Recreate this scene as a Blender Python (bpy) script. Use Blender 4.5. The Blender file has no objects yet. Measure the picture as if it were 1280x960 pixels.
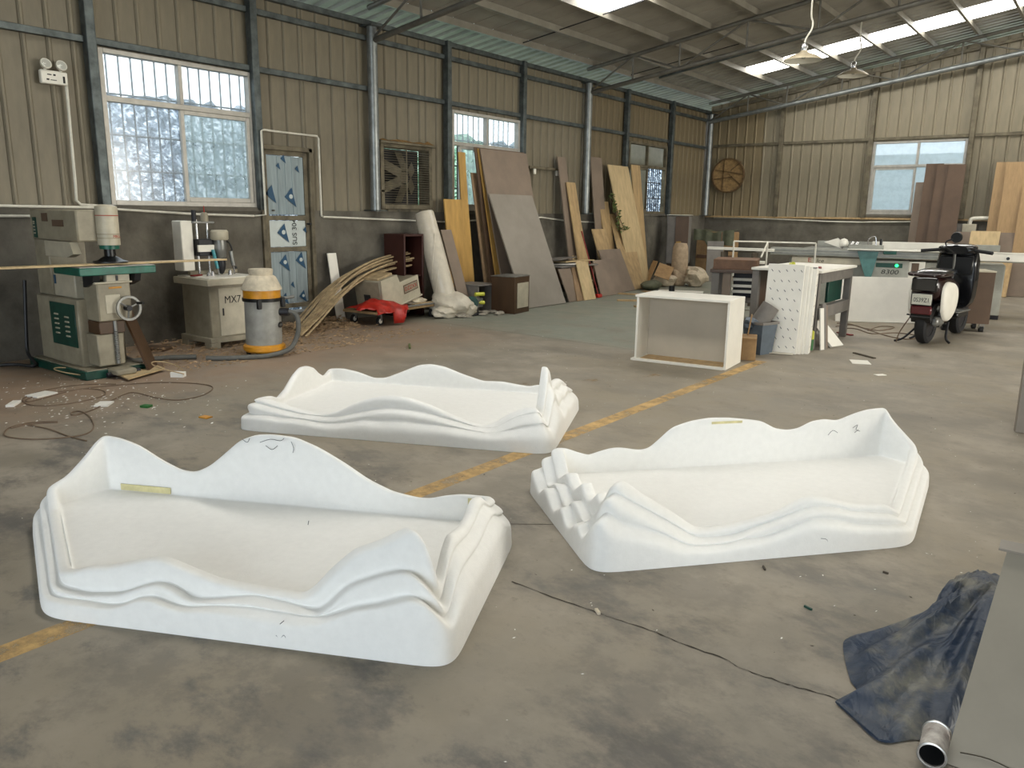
import bpy, bmesh, math, random
import numpy as np
from mathutils import Vector, Matrix, Euler
random.seed(7); np.random.seed(7)
SC = bpy.context.scene
COL = SC.collection
PI = math.pi

# ------------------------------------------------------------------ camera
F_PX, CAM_H = 976.0, 1.3
PITCH, ROLL, YAW = math.radians(12.34), math.radians(.76), math.radians(37.4)
FW = Vector((-math.sin(YAW)*math.cos(PITCH), math.cos(YAW)*math.cos(PITCH), -math.sin(PITCH)))
_r0 = Vector((math.cos(YAW), math.sin(YAW), 0)); _u0 = _r0.cross(FW)
RT = _r0*math.cos(ROLL)+_u0*math.sin(ROLL)
UP = _u0*math.cos(ROLL)-_r0*math.sin(ROLL)
CP = Vector((0, 0, CAM_H))
cam = bpy.data.cameras.new('camera'); camo = bpy.data.objects.new('camera', cam); COL.objects.link(camo)
cam.sensor_fit = 'HORIZONTAL'; cam.sensor_width = 36.0; cam.lens = F_PX/1280*36.0
cam.clip_start = .05; cam.clip_end = 200
camo.matrix_world = Matrix(((RT.x, UP.x, -FW.x, 0), (RT.y, UP.y, -FW.y, 0), (RT.z, UP.z, -FW.z, CAM_H), (0, 0, 0, 1)))
SC.camera = camo

# ------------------------------------------------------------------ world, daylight, exposure
SC.view_settings.view_transform = 'Standard'; SC.view_settings.look = 'None'
SC.view_settings.gamma = 1.0; SC.view_settings.use_curve_mapping = False
SC.view_settings.exposure = 0.25
wd = bpy.data.worlds.new('overcast'); SC.world = wd; wd.use_nodes = True
bgn = wd.node_tree.nodes['Background']; bgn.inputs[0].default_value = (.86, .95, 1.0, 1); bgn.inputs[1].default_value = 3.0

def area_light(name, loc, target, sx, sy, power, color):
    l = bpy.data.lights.new(name, 'AREA'); l.shape = 'RECTANGLE'; l.size = sx; l.size_y = sy
    l.energy = power; l.color = color
    o = bpy.data.objects.new(name, l); COL.objects.link(o); o.location = loc
    o.rotation_euler = (Vector(target)-Vector(loc)).to_track_quat('-Z', 'Y').to_euler()
    return o
# daylight through the wide open front of the shed and the two big doors of the right-hand side
area_light('daylight_front_opening', (1.0, -5.6, 1.75), (1.0, 0, 1.75), 8.0, 3.2, 200, (.80, .89, 1.0))
area_light('daylight_side_door', (9.3, 9.0, 1.7), (0, 9.0, 1.7), 7.0, 3.0, 620, (1.0, .93, .80))
SKYLIGHT = 8.5

XW, YW = -7.45, 16.71          # left wall plane, back wall plane
def ray(x, y):
    return FW*F_PX+RT*(x-640)+UP*(480-y)
def FL(x, y, z=0.0):           # the point of a horizontal plane
    d = ray(x, y); return CP+d*((z-CAM_H)/d.z)
def LW(x, y, X=XW):            # the point of a plane parallel to the left wall
    d = ray(x, y); return CP+d*(X/d.x)
def BW(x, y, Y=YW):
    d = ray(x, y); return CP+d*(Y/d.y)
def AT(x, y, ref):             # the point as far away as ref
    d = ray(x, y); return CP+d*(((Vector(ref)-CP).dot(FW))/d.dot(FW))

# ------------------------------------------------------------------ materials
def lin(h):
    h = h.lstrip('#'); c = [int(h[i:i+2], 16)/255 for i in (0, 2, 4)]
    return tuple((v/12.92 if v <= .04045 else ((v+.055)/1.055)**2.4) for v in c)+(1.0,)
MATS = {}
def mat(name, col, rough=.6, metal=0.0, var=.12, scale=6.0, bump=0.0, bscale=40.0, col2=None, stretch=None, spec=.5, coat=0):
    m = bpy.data.materials.new(name); m.use_nodes = True; nt = m.node_tree; N = nt.nodes; L = nt.links
    b = N['Principled BSDF']; b.inputs['Roughness'].default_value = rough; b.inputs['Metallic'].default_value = metal
    b.inputs['Specular IOR Level'].default_value = spec
    if coat: b.inputs['Coat Weight'].default_value = coat
    c = lin(col) if isinstance(col, str) else col
    tc = N.new('ShaderNodeTexCoord'); mp = N.new('ShaderNodeMapping'); L.new(tc.outputs['Object'], mp.inputs[0])
    if stretch: mp.inputs['Scale'].default_value = stretch
    if var > 0 or col2:
        n = N.new('ShaderNodeTexNoise'); n.inputs['Scale'].default_value = scale; n.inputs['Detail'].default_value = 6
        n.inputs['Roughness'].default_value = .62
        L.new(mp.outputs[0], n.inputs[0])
        rp = N.new('ShaderNodeValToRGB'); L.new(n.outputs[0], rp.inputs[0])
        d = lin(col2) if col2 else tuple(v*(1-2*var) for v in c[:3])+(1,)
        u = c if col2 else tuple(min(1, v*(1+var)) for v in c[:3])+(1,)
        rp.color_ramp.elements[0].position = .32; rp.color_ramp.elements[0].color = d
        rp.color_ramp.elements[1].position = .66; rp.color_ramp.elements[1].color = u
        L.new(rp.outputs[0], b.inputs['Base Color'])
    else:
        b.inputs['Base Color'].default_value = c
    if bump:
        n2 = N.new('ShaderNodeTexNoise'); n2.inputs['Scale'].default_value = bscale; n2.inputs['Detail'].default_value = 5
        L.new(mp.outputs[0], n2.inputs[0])
        bm_ = N.new('ShaderNodeBump'); bm_.inputs['Strength'].default_value = bump; bm_.inputs['Distance'].default_value = .01
        L.new(n2.outputs[0], bm_.inputs['Height']); L.new(bm_.outputs[0], b.inputs['Normal'])
    MATS[name] = m
    return m
def emit_mat(name, col, s):
    m = bpy.data.materials.new(name); m.use_nodes = True; b = m.node_tree.nodes['Principled BSDF']
    b.inputs['Base Color'].default_value = lin(col); b.inputs['Emission Color'].default_value = lin(col)
    b.inputs['Emission Strength'].default_value = s; MATS[name] = m; return m

mat('cladding', '#847b67', .55, 0, .16, 3.0, .05, 14, stretch=(1, 1, .25))
mat('cladding_rust', '#7f7156', .6, 0, .20, 3.0, .05, 14, stretch=(1, 1, .25))
mat('dado', '#726d62', .9, 0, 0, 2.4, .45, 22, col2='#4a463e')
mat('steel', '#5c6363', .5, .55, .25, 9)
mat('steel_pipe', '#8d9190', .4, .6, .15, 8)
mat('steel_rust', '#6d6553', .6, .3, .25, 7)
mat('roof_sheet', '#a09d95', .5, 0, .12, 2.5)
mat('ceiling_board', '#979288', .6, 0, .10, 2.0)
mat('purlin', '#8b867b', .5, .1, .1, 4)
mat('truss_steel', '#6a675f', .55, .25, .15, 6)
mat('alu', '#b4b0a8', .45, .3, .08, 12)
mat('pipe_white', '#d8d4c6', .5, 0, .08, 9)
mat('foam', '#ecebe7', .75, 0, .015, 30, .10, 160)
mat('pencil', '#55555a', .8, 0, 0)
mat('tape', '#d9cf9c', .6, 0, .1, 20)
mat('cream', '#958d79', .5, 0, .12, 7)
mat('cream_light', '#bab29d', .45, 0, .08, 8)
mat('green_paint', '#12604f', .4, 0, .18, 9)
mat('green_dark', '#0f4236', .45, 0, .15, 9)
mat('black_metal', '#26262a', .45, .3, .1, 9)
mat('black_plastic', '#101113', .35, 0, .05, 9)
mat('rubber', '#1c1c1d', .8, 0, .1, 20)
mat('grey_metal', '#8a8a86', .4, .6, .15, 9)
mat('chrome', '#c8c8c8', .25, .9, .08, 9)
mat('white_paint', '#e6e2d6', .5, 0, .04, 6)
mat('white_board', '#e9e5da', .5, 0, .03, 5)
mat('grey_panel', '#8e867b', .6, 0, .06, 3)
mat('taupe_panel', '#837364', .6, 0, .08, 3)
mat('brown_panel', '#5e4a3a', .5, 0, .1, 3)
mat('brown_dark', '#4a3420', .45, 0, .12, 6, stretch=(1, 1, .2))
mat('maroon', '#3c1c16', .5, 0, .1, 6)
mat('ply', '#b0946a', .65, 0, .14, 5, .04, 30, stretch=(3, 3, .5))
mat('ply_yellow', '#b8914f', .6, 0, .12, 4, stretch=(3, 3, .5))
mat('ply_light', '#c4ac82', .6, 0, .1, 5, stretch=(3, 3, .5))
mat('mdf', '#94795b', .7, 0, .1, 6)
mat('oak', '#a88a63', .55, 0, .07, 6, stretch=(8, 8, .6))
mat('wood_strip', '#b09a76', .65, 0, .2, 10)
mat('wood_dark', '#6d4f38', .6, 0, .2, 8, stretch=(1, 6, 1))
mat('cardboard', '#a08058', .8, 0, .12, 9)
mat('paper', '#c3b49c', .8, 0, .12, 14, .1, 25)
mat('sack', '#b39d82', .75, 0, .12, 14, .35, 18)
mat('plastic_film', '#cfc6b4', .3, 0, .06, 10, .25, 18)
mat('tarp_green', '#565842', .6, 0, .2, 8)
mat('grey_box', '#77726c', .6, 0, .12, 5)
mat('yellow', '#c98a1b', .45, 0, .14, 10)
mat('yellow_green', '#c3c43c', .4, 0, .1, 10)
mat('vac_grey', '#96958e', .4, 0, .12, 8)
mat('cloth', '#cbbfa8', .9, 0, .12, 14, .2, 30)
mat('hose', '#5d5d58', .6, 0, .1, 20)
mat('hose_black', '#202123', .5, 0, .1, 20)
mat('cable_brown', '#75624f', .6, 0, .1, 20)
mat('red_plastic', '#b3271c', .35, 0, .2, 10, .2, 20)
mat('red_dark', '#7d1812', .5, 0, .1, 20)
mat('blue_bucket', '#55606a', .45, 0, .1, 10)
mat('blue_print', '#1a4868', .4, 0, 0)
mat('film_metal', '#9aa8ad', .3, .35, .12, 5, stretch=(1, 4, .4))
mat('film_label', '#c3cbc8', .4, .1, .06, 6)
mat('tail_red', '#5a2226', .25, 0, .1, 10)
mat('scooter_black', '#131417', .22, 0, .04, 10, coat=.5)
mat('scooter_maroon', '#24100f', .25, 0, .05, 10)
mat('plate', '#d9d8c8', .5, 0, .05, 20)
mat('ink', '#222222', .7, 0, 0)
mat('ink_red', '#a1372c', .7, 0, 0)
mat('tin', '#b9b9b5', .3, .75, .1, 14)
mat('label_paint', '#6a5b58', .5, 0, .5, 18, col2='#cfcac2')
mat('teal_plate', '#4f7a76', .4, 0, .1, 10)
mat('saw_grey', '#9c9c92', .45, 0, .08, 8)
mat('back_beige', '#b8ae9d', .6, 0, .04, 3)
mat('sheet_beige', '#8f8778', .6, 0, .05, 4)
mat('green_can', '#2f6d33', .4, 0, .1, 10)
mat('leaf', '#5b6a36', .6, 0, .3, 20)
mat('stem', '#4a3d29', .8, 0, .1, 20)
mat('nest', '#8a6a3c', .9, 0, .3, 20)
mat('rubble', '#a29a8c', .85, 0, .2, 12, .4, 25)
mat('chips', '#a98d6c', .8, 0, .35, 30)
mat('crumb', '#e9e6de', .8, 0, 0)
mat('basket', '#8f734a', .75, 0, .2, 20)
mat('basket_dark', '#5e482c', .8, 0, .2, 20)
mat('lamp_shade', '#b8ab92', .5, .3, .1, 10)
mat('grass', '#8b9c80', .9, 0, .4, 5, .6, 20)
mat('crack', '#3b352c', .95, 0, 0)
mat('debris_dark', '#4d4438', .8, 0, .2, 10)
mat('teal_tube', '#3f8b93', .3, 0, .1, 10)
emit_mat('led_green', '#28ff7a', 3.0)

# ------------------------------------------------------------------ mesh builder
class MB:
    def __init__(s): s.v = []; s.f = []
    def add(s, vs, fs):
        o = len(s.v); s.v += [tuple(v) for v in vs]; s.f += [tuple(i+o for i in f) for f in fs]; return s
    def box(s, c, size, rot=None, bev=0.0):
        hx, hy, hz = size[0]/2, size[1]/2, size[2]/2; c = Vector(c)
        R = rot if isinstance(rot, Matrix) else (Euler(rot).to_matrix() if rot else None)
        def tr(p):
            p = Vector(p); return (R @ p if R else p)+c
        b = min(bev, hx*.9, hy*.9, hz*.9)
        if b <= 0:
            vs = [tr((x*hx, y*hy, z*hz)) for x in (-1, 1) for y in (-1, 1) for z in (-1, 1)]
            return s.add(vs, [(0, 1, 3, 2), (4, 6, 7, 5), (0, 4, 5, 1), (2, 3, 7, 6), (0, 2, 6, 4), (1, 5, 7, 3)])
        vs = []; ix = {}
        h = (hx, hy, hz)
        for x in (-1, 1):
            for y in (-1, 1):
                for z in (-1, 1):
                    sg = (x, y, z)
                    for a in range(3):
                        p = [sg[k]*(h[k]-(0 if k == a else b)) for k in range(3)]
                        ix[(sg, a)] = len(vs); vs.append(tr(p))
        fs = []
        for a in range(3):
            o = [k for k in range(3) if k != a]
            for sa in (-1, 1):
                q = []
                for (s1, s2) in ((-1, -1), (1, -1), (1, 1), (-1, 1)):
                    g = [0]*3; g[a] = sa; g[o[0]] = s1; g[o[1]] = s2; q.append(ix[(tuple(g), a)])
                fs.append(q)
        for a in range(3):      # edge along a
            o = [k for k in range(3) if k != a]
            for s1 in (-1, 1):
                for s2 in (-1, 1):
                    g0 = [0]*3; g0[a] = -1; g0[o[0]] = s1; g0[o[1]] = s2; g1 = list(g0); g1[a] = 1
                    fs.append((ix[(tuple(g0), o[0])], ix[(tuple(g1), o[0])], ix[(tuple(g1), o[1])], ix[(tuple(g0), o[1])]))
        for x in (-1, 1):
            for y in (-1, 1):
                for z in (-1, 1): fs.append(tuple(ix[((x, y, z), a)] for a in range(3)))
        return s.add(vs, fs)
    def slab(s, q, t):          # q: four corners, extruded against its normal by t
        q = [Vector(p) for p in q]; n = (q[1]-q[0]).cross(q[3]-q[0]).normalized()*t
        return s.add(q+[p+n for p in q], [(0, 1, 2, 3), (7, 6, 5, 4), (0, 4, 5, 1), (1, 5, 6, 2), (2, 6, 7, 3), (3, 7, 4, 0)])
    def cyl(s, p0, p1, r0, r1=None, n=16, caps=True):
        p0, p1 = Vector(p0), Vector(p1); r1 = r0 if r1 is None else r1
        d = (p1-p0).normalized(); a = d.orthogonal().normalized(); b = d.cross(a)
        vs = []
        for p, r in ((p0, r0), (p1, r1)):
            for i in range(n):
                t = 2*PI*i/n; vs.append(p+(a*math.cos(t)+b*math.sin(t))*r)
        fs = [(i, (i+1) % n, n+(i+1) % n, n+i) for i in range(n)]
        if caps: fs += [tuple(range(n-1, -1, -1)), tuple(range(n, 2*n))]
        return s.add(vs, fs)
    def lathe(s, prof, c=(0, 0, 0), n=24, R=None, sx=1, sy=1, caps=True):
        c = Vector(c); vs = []
        for r, z in prof:
            for i in range(n):
                t = 2*PI*i/n; p = Vector((r*math.cos(t)*sx, r*math.sin(t)*sy, z)); vs.append((R @ p if R else p)+c)
        fs = []
        for k in range(len(prof)-1):
            for i in range(n):
                j = (i+1) % n; fs.append((k*n+i, k*n+j, (k+1)*n+j, (k+1)*n+i))
        caps = caps and prof[0] != prof[-1]
        if caps and prof[0][0] > 1e-4: fs.append(tuple(range(n-1, -1, -1)))
        if caps and prof[-1][0] > 1e-4: fs.append(tuple((len(prof)-1)*n+i for i in range(n)))
        return s.add(vs, fs)
    def tube(s, pts, r, n=8, smooth=0, closed=False):
        pts = [Vector(p) for p in pts]
        if smooth: pts = spline(pts, smooth)
        vs = []; up = None
        for i, p in enumerate(pts):
            d = (pts[min(i+1, len(pts)-1)]-pts[max(i-1, 0)]).normalized()
            if up is None: up = d.orthogonal().normalized()
            up = (up-d*up.dot(d)); up = up.normalized() if up.length > 1e-6 else d.orthogonal().normalized()
            b = d.cross(up); rr = r[i] if isinstance(r, (list, tuple)) else r
            for k in range(n):
                t = 2*PI*k/n; vs.append(p+(up*math.cos(t)+b*math.sin(t))*rr)
        m = len(pts)
        fs = [(i*n+k, i*n+(k+1) % n, (i+1)*n+(k+1) % n, (i+1)*n+k) for i in range(m-1) for k in range(n)]
        fs += [tuple(range(n-1, -1, -1)), tuple((m-1)*n+k for k in range(n))]
        return s.add(vs, fs)
    def prism(s, poly, e):      # poly: 3-D points, e: extrusion vector
        poly = [Vector(p) for p in poly]; e = Vector(e); n = len(poly)
        return s.add(poly+[p+e for p in poly], [tuple(range(n-1, -1, -1)), tuple(range(n, 2*n))]+[(i, (i+1) % n, n+(i+1) % n, n+i) for i in range(n)])
    def grid(s, rows, closed_u=False):
        m, n = len(rows), len(rows[0]); vs = [p for r in rows for p in r]; fs = []
        for i in range(m-1 if not closed_u else m):
            for j in range(n-1): fs.append((i*n+j, i*n+j+1, ((i+1) % m)*n+j+1, ((i+1) % m)*n+j))
        return s.add(vs, fs)
    def mesh(s, name, m, smooth=40, recalc=True):
        me = bpy.data.meshes.new(name); me.from_pydata(s.v, [], s.f)
        if recalc:
            bm = bmesh.new(); bm.from_mesh(me); bmesh.ops.recalc_face_normals(bm, faces=bm.faces); bm.to_mesh(me); bm.free()
        if smooth:
            me.polygons.foreach_set('use_smooth', [True]*len(me.polygons)); me.set_sharp_from_angle(angle=math.radians(smooth))
        me.materials.append(MATS[m] if isinstance(m, str) else m)
        return me
    def build(s, name, m, parent=None, smooth=40, recalc=True):
        o = bpy.data.objects.new(name, s.mesh(name, m, smooth, recalc)); COL.objects.link(o)
        if parent: o.parent = parent
        return o
def spline(pts, k=6):
    out = []; n = len(pts)
    for i in range(n-1):
        p0, p1, p2, p3 = pts[max(i-1, 0)], pts[i], pts[i+1], pts[min(i+2, n-1)]
        for j in range(k):
            t = j/k; out.append(.5*((2*p1)+(p2-p0)*t+(2*p0-5*p1+4*p2-p3)*t*t+(3*p1-p0-3*p2+p3)*t**3))
    out.append(pts[-1]); return out
def tag(o, label=None, cat=None, group=None, kind=None):
    if label: o['label'] = label
    if cat: o['category'] = cat
    if group: o['group'] = group
    if kind: o['kind'] = kind
    return o
def thing(name, label, cat, loc=(0, 0, 0), rz=0.0, group=None, rot=None):
    o = bpy.data.objects.new(name, None); COL.objects.link(o); o.empty_display_size = .1
    o.location = loc; o.rotation_euler = rot if rot else (0, 0, rz); return tag(o, label, cat, group)
def box(name, m, parent, c, size, rot=None, bev=.004):
    return MB().box(c, size, rot, bev).build(name, m, parent)
def cylp(name, m, parent, p0, p1, r0, r1=None, n=16):
    return MB().cyl(p0, p1, r0, r1, n).build(name, m, parent)
def copy_mesh(o, parent, loc=None, rot=None):
    c = o.copy(); COL.objects.link(c); c.parent = parent
    if loc is not None: c.location = loc
    if rot is not None: c.rotation_euler = rot
    return c
def text(name, body, m, parent, loc, rot, size, ext=.0006, align='CENTER', sx=1.0, shear=0):
    cu = bpy.data.curves.new(name, 'FONT'); cu.body = body; cu.size = size; cu.extrude = ext; cu.align_x = align; cu.align_y = 'CENTER'; cu.shear = shear
    to = bpy.data.objects.new(name, cu); me = bpy.data.meshes.new_from_object(to)
    bpy.data.objects.remove(to); bpy.data.curves.remove(cu)
    if not len(me.materials): me.materials.append(MATS[m])
    else: me.materials[0] = MATS[m]
    o = bpy.data.objects.new(name, me); COL.objects.link(o); o.parent = parent; o.location = loc
    o.rotation_euler = rot.to_euler() if isinstance(rot, Matrix) else rot; o.scale = (sx, 1, 1)
    return o
def frame_rot(right, up):       # rotation whose x is right and y is up
    r = Vector(right).normalized(); u = Vector(up); u = (u-r*u.dot(r)).normalized(); n = r.cross(u)
    return Matrix(((r.x, u.x, n.x), (r.y, u.y, n.y), (r.z, u.z, n.z)))
def quad_board(name, m, b0, b1, t0, t1=None, th=.018, label=None, cat='board', group=None, parent=None):
    # a flat board from two bottom corners and the top corner above the first one
    b0, b1, t0 = Vector(b0), Vector(b1), Vector(t0); t1 = t0+(b1-b0) if t1 is None else Vector(t1)
    mb = MB().slab([b0, b1, t1, t0], -th); lift = max(0, .001-min(v[2] for v in mb.v))
    mb.v = [(v[0], v[1], v[2]+lift) for v in mb.v]; o = mb.build(name, m, parent, smooth=0)
    if label: tag(o, label, cat, group)
    return o
# ================================================================== the setting
def nodes_of(name):
    m = bpy.data.materials.new(name); m.use_nodes = True; MATS[name] = m
    return m, m.node_tree.nodes, m.node_tree.links
def n_noise(N, L, vec, scale, detail=6, rough=.6):
    n = N.new('ShaderNodeTexNoise'); n.inputs['Scale'].default_value = scale; n.inputs['Detail'].default_value = detail
    n.inputs['Roughness'].default_value = rough; L.new(vec, n.inputs[0]); return n.outputs[0]
def n_map(N, L, v, a, b, c=0.0, d=1.0):
    n = N.new('ShaderNodeMapRange'); n.inputs[1].default_value = a; n.inputs[2].default_value = b
    n.inputs[3].default_value = c; n.inputs[4].default_value = d; n.interpolation_type = 'SMOOTHSTEP'
    L.new(v, n.inputs[0]); return n.outputs[0]
def n_math(N, L, op, a, b):
    n = N.new('ShaderNodeMath'); n.operation = op
    for i, v in enumerate((a, b)):
        if isinstance(v, (int, float)): n.inputs[i].default_value = v
        else: L.new(v, n.inputs[i])
    return n.outputs[0]
def n_mix(N, L, f, a, b):
    n = N.new('ShaderNodeMix'); n.data_type = 'RGBA'
    if isinstance(f, (int, float)): n.inputs[0].default_value = f
    else: L.new(f, n.inputs[0])
    for i, v in ((6, a), (7, b)):
        if isinstance(v, tuple): n.inputs[i].default_value = v
        else: L.new(v, n.inputs[i])
    return n.outputs[2]
def floor_material():
    m, N, L = nodes_of('floor_concrete'); b = N['Principled BSDF']
    tc = N.new('ShaderNodeTexCoord'); v = tc.outputs['Object']
    sep = N.new('ShaderNodeSeparateXYZ'); L.new(v, sep.inputs[0]); X, Y = sep.outputs[0], sep.outputs[1]
    n1 = n_noise(N, L, v, .55, 5, .6); n2 = n_noise(N, L, v, 2.6, 7, .65); n3 = n_noise(N, L, v, 16, 6, .7); n4 = n_noise(N, L, v, 70, 3, .6)
    c = n_mix(N, L, n_map(N, L, n2, .3, .7), lin('#7f786b'), lin('#a1988a'))
    c = n_mix(N, L, n_map(N, L, n1, .40, .68), c, lin('#8f8573'))
    # scuffed grey, with the near half's weaker light painted in as more grey
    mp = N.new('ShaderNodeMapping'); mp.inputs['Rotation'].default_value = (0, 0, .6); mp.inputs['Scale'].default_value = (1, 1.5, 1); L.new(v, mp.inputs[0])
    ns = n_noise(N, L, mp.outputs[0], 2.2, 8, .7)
    wear_shade = n_math(N, L, 'MULTIPLY', n_map(N, L, ns, .48, .66), n_map(N, L, Y, 1.0, 4.5, .95, .25))
    c = n_mix(N, L, wear_shade, c, lin('#63605b'))
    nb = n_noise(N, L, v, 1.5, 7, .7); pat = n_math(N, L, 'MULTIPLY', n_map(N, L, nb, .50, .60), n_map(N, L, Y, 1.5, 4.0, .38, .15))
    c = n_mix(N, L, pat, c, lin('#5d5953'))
    c = n_mix(N, L, n_math(N, L, 'MULTIPLY', n_map(N, L, n3, .56, .72), .45), c, lin('#6d675b'))
    # old green floor paint beyond the joint
    g = n_math(N, L, 'MULTIPLY', n_map(N, L, n_math(N, L, 'ADD', Y, n_math(N, L, 'MULTIPLY', n1, .7)), 6.95, 7.3), n_map(N, L, n_math(N, L, 'ADD', X, n1), -3.2, -2.3, 1, 0))
    g = n_math(N, L, 'MULTIPLY', g, n_map(N, L, n2, .28, .62, .25, .8))
    c = n_mix(N, L, g, c, lin('#7f867a'))
    # sawdust trodden in around the machines
    d = n_math(N, L, 'MULTIPLY', n_map(N, L, n_math(N, L, 'ADD', X, n_math(N, L, 'MULTIPLY', n1, 1.4)), -5.2, -3.9, 1, 0), n_map(N, L, Y, 5.8, 7.6, 1, 0))
    d = n_math(N, L, 'MULTIPLY', d, n_map(N, L, n2, .25, .6, .35, .9))
    c = n_mix(N, L, d, c, lin('#97806b'))
    L.new(c, b.inputs['Base Color'])
    L.new(n_map(N, L, n2, .3, .7, .55, .85), b.inputs['Roughness'])
    bp = N.new('ShaderNodeBump'); bp.inputs['Strength'].default_value = .25; bp.inputs['Distance'].default_value = .006
    L.new(n_math(N, L, 'ADD', n3, n_math(N, L, 'MULTIPLY', n4, .4)), bp.inputs['Height']); L.new(bp.outputs[0], b.inputs['Normal'])
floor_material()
def worn_paint(name, col, lo, hi):
    m, N, L = nodes_of(name); b = N['Principled BSDF']; b.inputs['Roughness'].default_value = .7
    tc = N.new('ShaderNodeTexCoord'); v = tc.outputs['Object']
    n = n_noise(N, L, v, 3.0, 8, .75); n2 = n_noise(N, L, v, 14, 5, .7)
    b.inputs['Base Color'].default_value = lin(col)
    f = n_map(N, L, n_math(N, L, 'ADD', n_math(N, L, 'MULTIPLY', n, .7), n_math(N, L, 'MULTIPLY', n2, .3)), lo, hi)
    tr = N.new('ShaderNodeBsdfTransparent'); mx = N.new('ShaderNodeMixShader'); L.new(f, mx.inputs[0]); L.new(tr.outputs[0], mx.inputs[1])
    L.new(b.outputs[0], mx.inputs[2]); L.new(mx.outputs[0], N['Material Output'].inputs[0])
worn_paint('line_paint', '#cba76c', .30, .62)
worn_paint('line_faint', '#b8935c', .50, .70)
def glass_material(name, col, transp, bright):
    m, N, L = nodes_of(name)
    tl = N.new('ShaderNodeBsdfTranslucent'); tp = N.new('ShaderNodeBsdfTransparent'); gl = N.new('ShaderNodeBsdfGlossy')
    tc = N.new('ShaderNodeTexCoord'); nz = n_noise(N, L, tc.outputs['Object'], 9, 6, .7)
    cc = tuple(min(1, v*bright) for v in lin(col)[:3])+(1,)
    dd = tuple(v*.88 for v in cc[:3])+(1,)
    L.new(n_mix(N, L, n_map(N, L, nz, .35, .62), dd, cc), tl.inputs[0])
    gl.inputs['Roughness'].default_value = .15
    a = N.new('ShaderNodeMixShader'); a.inputs[0].default_value = transp; L.new(tl.outputs[0], a.inputs[1]); L.new(tp.outputs[0], a.inputs[2])
    g = N.new('ShaderNodeMixShader'); g.inputs[0].default_value = .05; L.new(a.outputs[0], g.inputs[1]); L.new(gl.outputs[0], g.inputs[2])
    L.new(g.outputs[0], N['Material Output'].inputs[0])
glass_material('frosted', '#c4ced2', .72, 1.0)
glass_material('frosted_far', '#ccd8df', .35, 1.0)
glass_material('frosted_teal', '#c8d6d4', .62, 1.0)
glass_material('dirty_glass', '#9b9484', .15, 1.0)
glass_material('clear_pane', '#dfeaf0', .85, 1.0)
def skylight_material():
    m, N, L = nodes_of('skylight'); b = N['Principled BSDF']
    tc = N.new('ShaderNodeTexCoord'); wv = N.new('ShaderNodeTexWave'); wv.bands_direction = 'Y'; wv.inputs['Scale'].default_value = 3.0
    L.new(tc.outputs['Object'], wv.inputs[0])
    b.inputs['Base Color'].default_value = (.8, .8, .78, 1); b.inputs['Emission Color'].default_value = (1, .985, .93, 1)
    L.new(n_map(N, L, wv.outputs[1], 0, 1, SKYLIGHT*.8, SKYLIGHT), b.inputs['Emission Strength'])
skylight_material()
def bank_material(name, c0, c1, c2):
    m, N, L = nodes_of(name); b = N['Principled BSDF']; b.inputs['Roughness'].default_value = .9
    tc = N.new('ShaderNodeTexCoord'); v = tc.outputs['Object']
    n = n_noise(N, L, v, 13, 5, .72); rp = N.new('ShaderNodeValToRGB'); L.new(n, rp.inputs[0])
    e = rp.color_ramp.elements; e[0].position = .40; e[0].color = lin(c0); e[1].position = .64; e[1].color = lin(c2)
    k = rp.color_ramp.elements.new(.5); k.color = lin(c1); L.new(rp.outputs[0], b.inputs['Base Color'])
bank_material('rock_bank', '#18222e', '#5a6b7c', '#e4ebf2')
bank_material('green_bank', '#22402c', '#6a9a78', '#d6ead8')

# ---- ground, floor
tag(MB().box((1, 6, -.30), (70, 70, .1)).build('ground', 'grass', smooth=0), kind='structure')
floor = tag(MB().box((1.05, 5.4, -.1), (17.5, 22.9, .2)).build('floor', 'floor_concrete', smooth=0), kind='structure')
def ribbon(name, pts, w, m, z=.0008, jag=0.0):
    pts = [Vector((p[0], p[1], 0)) for p in pts]; vs = []; fs = []
    for i, p in enumerate(pts):
        d = (pts[min(i+1, len(pts)-1)]-pts[max(i-1, 0)]).normalized(); s = Vector((-d.y, d.x, 0))
        ww = w*(1+random.uniform(-jag, jag)); o = s*random.uniform(-jag, jag)*w*.8
        vs += [p+s*ww/2+o+Vector((0, 0, z)), p-s*ww/2+o+Vector((0, 0, z))]
    for i in range(len(pts)-1): fs.append((2*i, 2*i+1, 2*i+3, 2*i+2))
    return MB().add(vs, fs).build(name, m, floor, smooth=0)
ribbon('painted_line', [(-2.47, -3+i*.5) for i in range(21)], .10, 'line_paint')
ribbon('painted_line', [(-3.62, 4.65), (-3.2, 5.26), (-2.9, 5.8)], .08, 'line_faint')
crk = [FL(*p) for p in ((640, 727), (690, 746.5), (740.6, 764), (769, 774), (820, 791), (855.6, 806), (906, 824), (927.5, 836), (970.6, 851), (999, 860), (1046, 874), (1110, 900))]
ribbon('floor_crack', spline(crk, 6), .0045, 'crack', .0012, .8)
ribbon('floor_joint', [(-2.6, 1.95), (-1.92, 2.48), (-1.79, 2.58), (-1.2, 3.05)], .004, 'crack', .001)
ribbon('floor_joint', [(-6.4, 6.9), (-3.4, 6.75)], .006, 'crack', .001, .3)

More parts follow.
